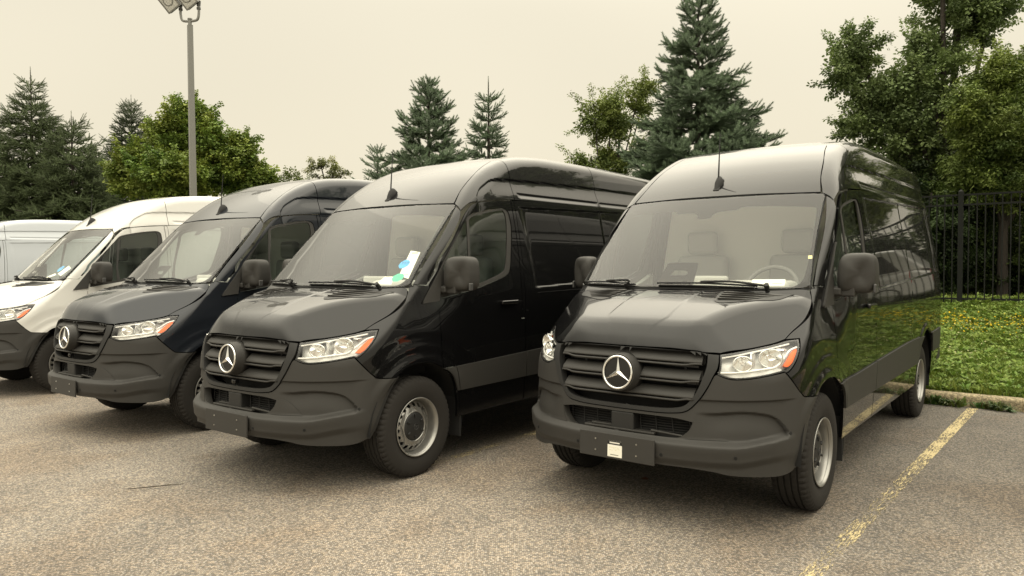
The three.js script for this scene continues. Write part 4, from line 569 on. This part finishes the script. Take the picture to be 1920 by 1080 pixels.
function broadleaf(name, x, z, y0, o, label, grp, cat = 'tree') { // lobes: [dx, height, dz, rx, ry, rz, weight]
  reseed(o.seed); const root = group(name); root.position.set(x, y0, z); const wood = [], list = [];
  const base = new THREE.Vector3(0, 0, 0), fork = new THREE.Vector3(o.lean ?? 0, o.fork, 0); if (o.trunk) wood.push(bar([0, 0, 0], [fork.x, fork.y, fork.z], o.trunk, o.trunk * .75, 9));
  for (const [lx, ly, lz, rx, ry, rz, wt = 1] of o.lobes) {
    const c = new THREE.Vector3(lx, ly - y0, lz), mid = fork.clone().lerp(c, .5); mid.y += .15 * ry; if (o.trunk) wood.push(tube([[fork.x, fork.y - .2, fork.z], [mid.x, mid.y - .1, mid.z], [c.x, c.y, c.z], [c.x * 1.05, c.y + ry * .6, c.z]], max(.02, o.trunk * .42 * min(1, rx)), 8, 6));
    const nb = Math.round((o.blobs ?? 16) * wt);
    for (let k = 0; k < nb; k++) { // clumps over the lobe, mostly near its skin
      const u = rr(-1, 1), a = rnd() * 2 * PI, s = sqrt(1 - u * u), q = pow(rnd(), .45), bx = c.x + rx * q * s * cos(a), by = c.y + ry * q * u, bz = c.z + rz * q * s * sin(a), br = (o.clump ?? .42) * rr(.6, 1.25), tone = rr(.72, 1.12), hue = rnd();
      if (o.trunk) wood.push(bar([lerp(c.x, bx, .15), lerp(c.y, by, .15), lerp(c.z, bz, .15)], [bx, by, bz], .014, .005, 4));
      const n = Math.round((o.dens ?? 34) * rr(.6, 1.2));
      for (let i = 0; i < n; i++) { const v = rr(-1, 1), b = rnd() * 2 * PI, w = sqrt(1 - v * v), f = br * pow(rnd(), .5); list.push([bx + f * w * cos(b), by + f * v * .75, bz + f * w * sin(b), rr(.75, 1.2) * (o.size ?? 1), tone, hue]); }
      if (rnd() < (o.sprays ?? .3)) { const dx = (bx - c.x) / rx, dy = (by - c.y) / ry + .4, dz = (bz - c.z) / rz, l = hypot(dx, dy, dz) || 1, L = rr(.25, .6) * (o.spray ?? 1); for (let i = 0; i < 8; i++) { const f = br * .6 + L * i / 8; list.push([bx + dx / l * f, by + dy / l * f, bz + dz / l * f, .75 * (o.size ?? 1), tone * 1.05, hue]); } wood.push(bar([bx, by, bz], [bx + dx / l * (br * .6 + L), by + dy / l * (br * .6 + L), bz + dz / l * (br * .6 + L)], .006, .003, 4)); }
    }
  }
  if (wood.length) mesh(cat === 'tree' ? 'trunk' : 'stem', merge(wood), bark, root);
  const im = new THREE.InstancedMesh(o.leaf, leafMat(1, 1, 1, .38), list.length); list.forEach((p, i) => { dummy.position.set(p[0], p[1], p[2]); dummy.rotation.set(rr(-.6, .6), rnd() * 7, rr(-.6, .6)); dummy.scale.setScalar(p[3]); dummy.updateMatrix(); im.setMatrixAt(i, dummy.matrix); const t = p[4] * rr(.75, 1.2); cc.setRGB(lerp(o.c[0], o.c2[0], p[5]) * t, lerp(o.c[1], o.c2[1], p[5]) * t, lerp(o.c[2], o.c2[2], p[5]) * t); im.setColorAt(i, cc); });
  shadow(im); im.name = cat === 'tree' ? 'crown' : 'foliage'; im.userData.kind = 'stuff'; root.add(im); console.log(name, 'clusters', list.length);
  return tag(root, label, cat, grp);
}
const BLUE = [.14, .195, .115], NORW = [.1, .132, .06];
{ // conifers
  const at = (u, v, d) => { const [x, z] = spot(u, d); return [x, z, bankY(x * SA - z * CA), topY(v, d)]; };
  const cone = (a, b, c) => t => min(c, a + b * t);
  conifer('spruce_tree', ...at(1308, -6, 18), cone(.14, .385, 2.0), { seed: 1, c: BLUE, fat: 1.45, size: 1.15, hang: .55, rough: 1, leader: .45, whorl: 7, gap: .25, up0: .6, up1: .02, trunk: .14, clear: 1.2, space: .085 }, 'big dense blue-green spruce rising above the roof of the right black van');
  conifer('spruce_tree', ...at(806, 158, 21), cone(.2, .44, 1.45), { seed: 2, c: BLUE, fat: 1.4, size: 1.2, hang: .6, rough: 1, leader: .3, twin: 1, first: .2, whorl: 7, gap: .27, up0: .7, up1: .1, clear: 2.2, space: .1 }, 'stout blue-green spruce with two leading tips behind the middle black van');
  conifer('spruce_tree', ...at(918, 150, 24), cone(.1, .30, 1.3), { seed: 3, c: BLUE, fat: 1.15, hang: .45, size: 1.1, leader: 1.0, first: .8, whorl: 6, gap: .28, rough: 1, up0: .6, up1: .15, clear: 3, space: .1 }, 'thin spruce with one long bare leader, right of the two-tipped spruce');
  conifer('spruce_tree', ...at(710, 274, 26), cone(.12, .42, 1.2), { seed: 4, c: BLUE, size: 1.2, leader: .6, first: .3, whorl: 5, gap: .3, rough: 1, up0: .7, up1: .2, clear: 3.4, space: .11 }, 'smallest young spruce, its tip just over the roof of the middle black van');
  const nw = { c: NORW, sprig: sprigDark, fat: 1, size: 1.5, rough: 1, whorl: 8, gap: .24, up0: .5, up1: -.15, upT: 4, lift: .8, pend: -.25, hang: .5, space: .1, clear: 1.5, twig: 1.25 };
  conifer('spruce_tree', ...at(67, 128, 30), t => t < 1.8 ? .1 + .32 * t : .5 + .27 * t, { ...nw, seed: 5, leader: .7, first: .7 }, 'tallest dark spruce at the left, sparse top above dense drooping branches');
  conifer('spruce_tree', ...at(141, 211, 29), t => min(2.2, .15 + .5 * t), { ...nw, seed: 6, leader: .8, first: .6 }, 'dark bushy spruce leaning on the right side of the tallest spruce');
  conifer('spruce_tree', ...at(186, 274, 31), t => min(1.3, .1 + .3 * t), { ...nw, seed: 7, leader: .8, first: .6, clear: 3 }, 'short dark spruce tip between the bushy spruce and the maple');
  conifer('spruce_tree', ...at(253, 182, 34), t => min(2, .15 + .34 * t), { ...nw, seed: 8, leader: .6, first: .45, c: [.085, .11, .06] }, 'slim dark spruce with a forked tip rising behind the maple');
  conifer('spruce_tree', ...at(-22, 205, 32), t => min(2.4, .15 + .4 * t), { ...nw, seed: 9, leader: .6 }, 'dark spruce cut by the left edge, only branch ends showing');
}
{ // broad-leaved trees
  const T = (u, d) => { const [x, z] = spot(u, d); return [x, z, bankY(x * SA - z * CA)]; };
  const lob = (u0, d, L) => L.map(([u, v, ru, rv, dz = 0, w = 1]) => { const dd = d + dz; return [((u - 960) - (u0 - 960)) / 1375.3 * dd + (u0 - 960) / 1375.3 * dz, topY(v, dd), -dz, ru / 1375.3 * dd, rv / 1375.3 * dd, .5 * (ru + rv) / 1375.3 * dd, w]; });
  broadleaf('maple_tree', ...T(350, 25), { seed: 21, fork: 1.6, trunk: .16, leaf: clMaple, size: .85, c: [0.139, 0.228, 0.042], c2: [0.289, 0.340, 0.063], clump: .38, dens: 34, blobs: 44, sprays: .7, lobes: lob(350, 25, [[335, 258, 44, 44, 0, 1.2], [272, 322, 46, 42, -.6, 1.3], [330, 330, 64, 44, -1.2, 1.5], [392, 285, 44, 48, .2, 1.2], [430, 318, 50, 42, .5, 1.2], [492, 342, 20, 24, .6, .4], [368, 222, 24, 22, .5, .6], [455, 275, 16, 26, .8, .35], [245, 345, 26, 34, 0, .5]]) }, 'round bright green maple behind the light pole, left of the middle');
  broadleaf('young_tree', ...T(1135, 20), { seed: 22, fork: 1.4, trunk: .09, leaf: clAsh, c: [0.145, 0.198, 0.053], c2: [0.264, 0.317, 0.079], clump: .3, dens: 18, blobs: 16, sprays: .8, lobes: lob(1135, 20, [[1145, 225, 35, 42, 0, 1.1], [1115, 215, 22, 30, 0, .5], [1160, 290, 45, 45, 0, 1.2], [1190, 215, 26, 38, .8, .6], [1110, 310, 35, 25, 0, .5], [1210, 180, 16, 26, 1, .3]]) }, 'loose thin-twigged tree left of the big spruce, between two van roofs');
  broadleaf('oak_tree', ...T(1770, 18), { seed: 23, fork: 2.2, trunk: .2, leaf: clOak, c: [0.145, 0.198, 0.079], c2: [0.238, 0.310, 0.112], clump: .21, dens: 7, blobs: 42, sprays: .7, spray: .8, lobes: lob(1770, 18, [[1790, 40, 75, 70, .4, 1.8], [1760, -40, 50, 50, 0, .8], [1850, 30, 45, 50, 0, .7], [1740, 130, 55, 60, 0, 1.2], [1600, 105, 42, 40, .3, .85], [1585, 150, 32, 34, .2, .5], [1645, 190, 48, 42, 0, .9], [1690, 170, 42, 36, -.3, .7], [1625, 245, 50, 34, .2, .8], [1690, 275, 55, 55, -.2, 1.2], [1740, 230, 60, 70, .5, 1.4], [1760, 340, 60, 70, .2, 1.4]]) }, 'tall dark open-crowned tree behind the right van, reaching out of the picture');
  broadleaf('ash_tree', ...T(1880, 16.5), { seed: 24, fork: 1.8, trunk: .12, leaf: clAsh, c: [0.132, 0.198, 0.053], c2: [0.277, 0.340, 0.086], clump: .27, dens: 22, blobs: 38, sprays: .6, spray: .7, lobes: lob(1880, 16.5, [[1870, 170, 62, 52, 0, 1.2], [1930, 150, 55, 50, .2, 1], [1860, 260, 75, 60, -.2, 1.6], [1940, 260, 70, 70, 0, 1.4], [1850, 350, 90, 55, .2, 1.6], [1950, 350, 80, 60, 0, 1.3], [1800, 200, 26, 34, -.5, .4]]) }, 'lighter green leafy tree at the right edge, in front of the dark tree');
  const HG = 'bushes behind the iron fence';
  const bu = (u, d, seed, w, h, c, c2, label) => broadleaf('bush', ...T(u, d), { seed, fork: .4, trunk: .03, leaf: clBush, size: 1.2, c, c2, clump: .28, dens: 20, blobs: 30, sprays: .5, lobes: [[0, h * .62 + .85, 0, w, h * .45, w * .8, 1.3], [w * .5, h * .35 + .85, -.2, w * .7, h * .35, w * .6, .8], [-w * .5, h * .4 + .85, .2, w * .7, h * .4, w * .6, .9]] }, label, HG, 'bush');
  bu(1745, 16.4, 31, .75, 2.6, [0.029, 0.051, 0.016], [0.064, 0.104, 0.029], 'dark bush behind the fence just right of the right van');
  bu(1812, 17.2, 32, .6, 2.4, [0.035, 0.064, 0.019], [0.088, 0.128, 0.032], 'dark bush behind the fence post');
  bu(1880, 19, 33, .9, 2.9, [0.064, 0.104, 0.024], [0.160, 0.208, 0.048], 'pale green bush over the wooden fence');
  bu(1700, 17.6, 34, .8, 3.1, [0.029, 0.048, 0.016], [0.064, 0.096, 0.024], 'dark bush hidden partly by the rear of the right van');
  bu(562, 27, 35, 1.1, 4.3, [0.112, 0.160, 0.032], [0.224, 0.256, 0.064], 'yellow green bush top just over the roof of the navy van');
  bu(1985, 17, 36, 1.0, 3, [0.064, 0.104, 0.024], [0.144, 0.192, 0.048], 'green bush behind the fence outside the right edge');
  bu(1660, 18.6, 37, 1, 3.3, [0.051, 0.080, 0.026], [0.112, 0.160, 0.038], 'dark bush behind the fence, mostly hidden by the right van');
  bu(1850, 17.3, 38, .7, 1.5, [0.051, 0.088, 0.026], [0.128, 0.176, 0.038], 'low dark bush between the fence post and the wooden fence');
  bu(1780, 18.6, 39, 1, 3.4, [0.048, 0.080, 0.026], [0.106, 0.160, 0.038], 'tall dark bush behind the other bushes at the fence post');
  broadleaf('sapling', ...T(616, 23), { seed: 41, fork: 3.3, trunk: .035, leaf: clAsh, size: 1.0, c: [0.139, 0.164, 0.053], c2: [0.277, 0.282, 0.106], clump: .09, dens: 2, blobs: 8, sprays: 1, spray: .45, lobes: lob(616, 23, [[605, 312, 26, 7, 0, .9], [632, 318, 16, 10, 0, .6], [640, 335, 16, 8, .2, .6], [598, 330, 12, 6, 0, .3]]) }, 'airy sapling with thin drooping twigs above the navy van');
  // trees further along the fence to the right, seen mirrored in the black paint
  let n_ = 0; for (const [r, b, k] of [[1.3, 16.9, 1], [3.9, 16.6, 0], [6.2, 16.9, 1], [8.8, 16.6, 0], [11.6, 17, 1]]) { const src = scene.children.find(o => o.name === (k ? 'ash_tree' : 'oak_tree')), c = src.clone(), p = lot(r, b, bankY(b)); c.name = numbered(k ? 'ash_tree' : 'oak_tree'); c.position.set(...p); c.rotation.y = 2 + r; c.scale.setScalar(1.1); scene.add(c); tag(c, ['nearest of the light green trees outside the right edge', 'nearest of the dark trees outside the right edge', 'middle one of the light green trees outside the right edge', 'second of the dark trees outside the right edge', 'farthest light green tree outside the right edge'][n_++], 'tree'); }
  const bushes = scene.children.filter(o => o.userData.category === 'bush').slice(0, 3); let m_ = 0;
  for (let r = 1.5; r < 24; r += 1.75) { const c = bushes[m_ % 3].clone(), p = lot(r, 23.2 + .5 * sin(r * 3), bankY(23)); c.name = numbered('bush'); c.position.set(...p); c.position.y -= .9; c.rotation.y = r * 2; c.scale.setScalar(1.45 + .2 * sin(r * 5)); scene.add(c); tag(c, ['first', 'second', 'third', 'fourth', 'fifth', 'sixth', 'seventh', 'eighth', 'ninth', 'tenth', 'eleventh', 'twelfth', 'thirteenth'][m_] + ' bush of the dark hedge that runs on outside the right edge', 'bush', 'hedge bushes outside the right edge'); m_++; }
}

// ------------------------------------------------------------------ the row of vans
const VG = 'cargo vans parked in a row';
const proto = makeVan();
{ let tris = 0; proto.traverse(o => { if (o.isMesh) tris += (o.geometry.index ? o.geometry.index.count : o.geometry.attributes.position.count) / 3; }); console.log('van tris', tris); }
const VANS = [[.644, -4.555, -37.83], [-2.102, -5.338, -36.81], [-4.311, -7.002, -36.75], [-7.106, -9.23, -38.6], [-13.092, -14.523, -38.2]];
const vans = VANS.map(([x, z, a], i) => { const v = i ? proto.clone() : proto; if (i) { v.name = numbered('cargo_van'); scene.add(v); } v.position.set(x, 0, z); v.rotation.y = THREE.MathUtils.degToRad(a); return v; });
const repaint = (v, m) => v.traverse(o => { if (o.material === M.black) o.material = m; });
repaint(vans[2], M.blue); repaint(vans[3], M.white); repaint(vans[4], M.silver);
['glossy black high-roof cargo van at the right end, green grass mirrored in its side', 'glossy black high-roof cargo van with blue and green tags behind its windshield', 'dark navy blue high-roof cargo van between the white van and a black van', 'white high-roof cargo van with a dark grey bumper, cut by the left edge', 'silver grey cargo van farthest left, only its side showing behind the white van'].forEach((l, i) => tag(vans[i], l, 'van', VG));
{ // papers behind the windshields, plate sticker, grille cameras
  const note = (w, h, f) => { const c = document.createElement('canvas'); c.width = w; c.height = h; const x = c.getContext('2d'); f(x, w, h); const t = new THREE.CanvasTexture(c); t.colorSpace = THREE.SRGBColorSpace; return std(col(1, 1, 1), .65, { map: t, side: THREE.DoubleSide }); };
  const rows = (x, w, h, y0, n, ink) => { x.fillStyle = ink; reseed(n * 31 + w); for (let i = 0; i < n; i++) { let p = w * .12; while (p < w * .8) { const l = rr(.04, .16) * w; if (rnd() < .75) x.fillRect(p, y0 + i * h * .085, l, h * .022); p += l + .03 * w; } } };
  const paper = note(128, 256, (x, w, h) => { x.fillStyle = '#eeece0'; x.fillRect(0, 0, w, h); x.fillStyle = '#6a6a62'; x.fillRect(w * .2, h * .07, w * .6, h * .04); rows(x, w, h, h * .3, 6, '#c9c7b8'); rows(x, w, h, h * .84, 1, '#77776e'); });
  const sheet = note(256, 96, (x, w, h) => { x.fillStyle = '#eeece0'; x.fillRect(0, 0, w, h); x.fillStyle = '#cfcfc4'; x.fillRect(w * .12, h * .2, w * .2, h * .06); x.strokeStyle = '#55554f'; x.lineWidth = 4; x.beginPath(); for (let i = 0; i < 12; i++) x.lineTo(w * (.64 + .027 * i), h * (.6 + (i % 2 ? .1 : -.06))); x.stroke(); });
  const blue = note(128, 128, (x, w, h) => { x.fillStyle = '#2f9fdc'; x.fillRect(0, 0, w, h); x.fillStyle = '#0c2c5c'; x.font = 'bold 58px sans-serif'; x.textAlign = 'center'; x.fillText('117', w * .5, h * .55); });
  const green = note(128, 128, (x, w, h) => { x.fillStyle = '#3fc39a'; x.fillRect(0, 0, w, h); rows(x, w, h, h * .2, 7, '#17765c'); });
  const yellow = std(col(.75, .68, .3), .6), plateNote = note(128, 128, (x, w, h) => { x.fillStyle = '#0a0a0a'; x.fillRect(0, 0, w, h); x.fillStyle = '#e8e6da'; x.fillRect(0, h * .24, w, h * .76); rows(x, w, h, h * .1, 1, '#d8d6cc'); x.fillStyle = '#d8d6cc'; x.fillRect(w * .14, h * .07, w * .7, h * .09); rows(x, w, h, h * .4, 3, '#c4bd8e'); x.fillStyle = '#8d8b84'; x.fillRect(w * .2, h * .84, w * .56, h * .06); });
  const put = (v, name, pts, m, off) => { const g = panel('front', pts.map(p => [p[0], p[1], 1]), { step: .03, gap: 0, flange: 0, off }), uv = g.attributes.uv; let a = 9, b = -9, c = 9, d = -9; for (const p of pts) { a = min(a, p[0]); b = max(b, p[0]); c = min(c, p[1]); d = max(d, p[1]); } const skew = pts.length == 4; for (let i = 0; i < uv.count; i++) { let x = uv.getX(i), y = uv.getY(i); if (skew) { const t = (y - c) / (d - c), l = lerp(pts[3][0], pts[0][0], t), r = lerp(pts[2][0], pts[1][0], t); uv.setXY(i, clamp((x - l) / (r - l)), t); } else uv.setXY(i, (x - a) / (b - a), (y - c) / (d - c)); } mesh(name, g, m, v); };
  const octo = (x, y, rx, ry, a0 = .39) => Array.from({ length: 8 }, (_, k) => [x + rx * cos(a0 + k * PI / 4), y + ry * sin(a0 + k * PI / 4)]);
  const W = v => v.children.find(o => o.name === 'windshield');
  const w2 = W(vans[1]); put(w2, 'paper_sheet', [[.681, 1.734], [.78, 1.72], [.837, 1.511], [.734, 1.538]], paper, -.0022); put(w2, 'blue_tag', octo(.711, 1.625, .047, .036), blue, -.0012); put(w2, 'paper_sheet', [[.612, 1.528], [.70, 1.528], [.722, 1.467], [.578, 1.470]], paper, -.0022); put(w2, 'green_tag', octo(.738, 1.52, .052, .033), green, -.0012);
  const w4 = W(vans[3]); put(w4, 'paper_sheet', [[.70, 1.635], [.80, 1.60], [.755, 1.50], [.645, 1.53]], paper, -.0022); put(w4, 'blue_tag', octo(.60, 1.592, .046, .04), blue, -.0012); put(w4, 'paper_sheet', [[.58, 1.535], [.64, 1.515], [.52, 1.468], [.44, 1.468]], paper, -.0022);
  const w1 = W(vans[0]); put(w1, 'paper_sheet', [[.509, 1.507], [.717, 1.509], [.722, 1.468], [.503, 1.466]], sheet, -.0022); put(w1, 'yellow_label', [[.812, 1.668], [.836, 1.668], [.841, 1.647], [.817, 1.646]], yellow, -.0015);
  const h1 = vans[0].children.find(o => o.name === 'licence_plate_holder'); mesh('plate_sticker', new THREE.BoxGeometry(.102, .1, .0012).translate(-.005, -.014, .0082), plateNote, h1);
  for (const v of vans.slice(1, 4)) mesh('grille_camera', merge([rbox(.045, .03, .04, .008, .03, .768, -.065), bar([.03, .768, -.05], [.03, .768, -.042], .01, .009, 10)]), M.gloss, v.children.find(o => o.name === 'grille'));
}
{ // white cars beyond the fence, out of the picture but mirrored in the black side
  const mk = (name, r, b, turn, L, H) => {
    const c = group(name), q = lot(r, b, bankY(b)); c.position.set(...q); c.rotation.y = -LA + turn;
    const sh = (P, d, bv) => { const s = new THREE.Shape(); P.forEach((p, i) => i ? s.lineTo(...p) : s.moveTo(...p)); return new THREE.ExtrudeGeometry(s, { depth: d - 2 * bv, bevelEnabled: true, bevelThickness: bv, bevelSize: bv * .6, bevelSegments: 4, bevelOffset: -bv * .6 }).translate(0, 0, -d / 2 + bv); };
    const h = L / 2; mesh('body', sh([[-h, .35], [-h + .05, .95], [-h + .3, 1.05], [h - 1.35, 1.05], [h - .2, .92], [h, .7], [h, .35], [h - .5, .25], [-h + .4, .25]], 1.86, .14), M.white, c);
    mesh('cabin', sh([[-h + .12, 1.03], [-h + .55, H - .06], [-h + .9, H], [h - 2.3, H - .02], [h - 1.25, 1.03]], 1.62, .12), M.white, c);
    for (const s of [-1, 1]) { for (const P of [[[-h + .62, 1.1], [-h + .85, H - .14], [-h + 1.25, H - .12], [-h + 1.25, 1.1]], [[-h + 1.33, 1.1], [-h + 1.33, H - .12], [-h + 2.2, H - .12], [-h + 2.2, 1.1]], [[-h + 2.28, 1.1], [-h + 2.28, H - .12], [h - 2.35, H - .13], [h - 1.5, 1.1]]]) mesh('window', sh(P, .02, .004).translate(0, 0, .805 * s), M.gloss, c); for (const x of [h - .95, -h + 1.0]) { const w = group('wheel', c); w.position.set(x, .34, .84 * s); mesh('tyre', new THREE.TorusGeometry(.255, .095, 10, 28), M.tyre, w); mesh('rim', new THREE.CylinderGeometry(.22, .22, .1, 20).rotateX(PI / 2), M.wheel, w); } mesh('tail_light', rbox(.08, .3, .2, .02, -h + .02, .85, .72 * s), std(col(.4, .01, .01), .3), c); mesh('headlight', rbox(.2, .12, .3, .03, h - .1, .78, .66 * s), M.satin, c); }
    return c; };
  tag(mk('parked_car', 2.3, 18.5, .0, 4.7, 1.72), 'white station car beyond the fence, nearer of the two outside the right edge', 'car');
  tag(mk('parked_car', 8.2, 18.7, .0, 4.9, 1.85), 'white station car beyond the fence, farther of the two outside the right edge', 'car');
}

renderer.render(scene, camera);
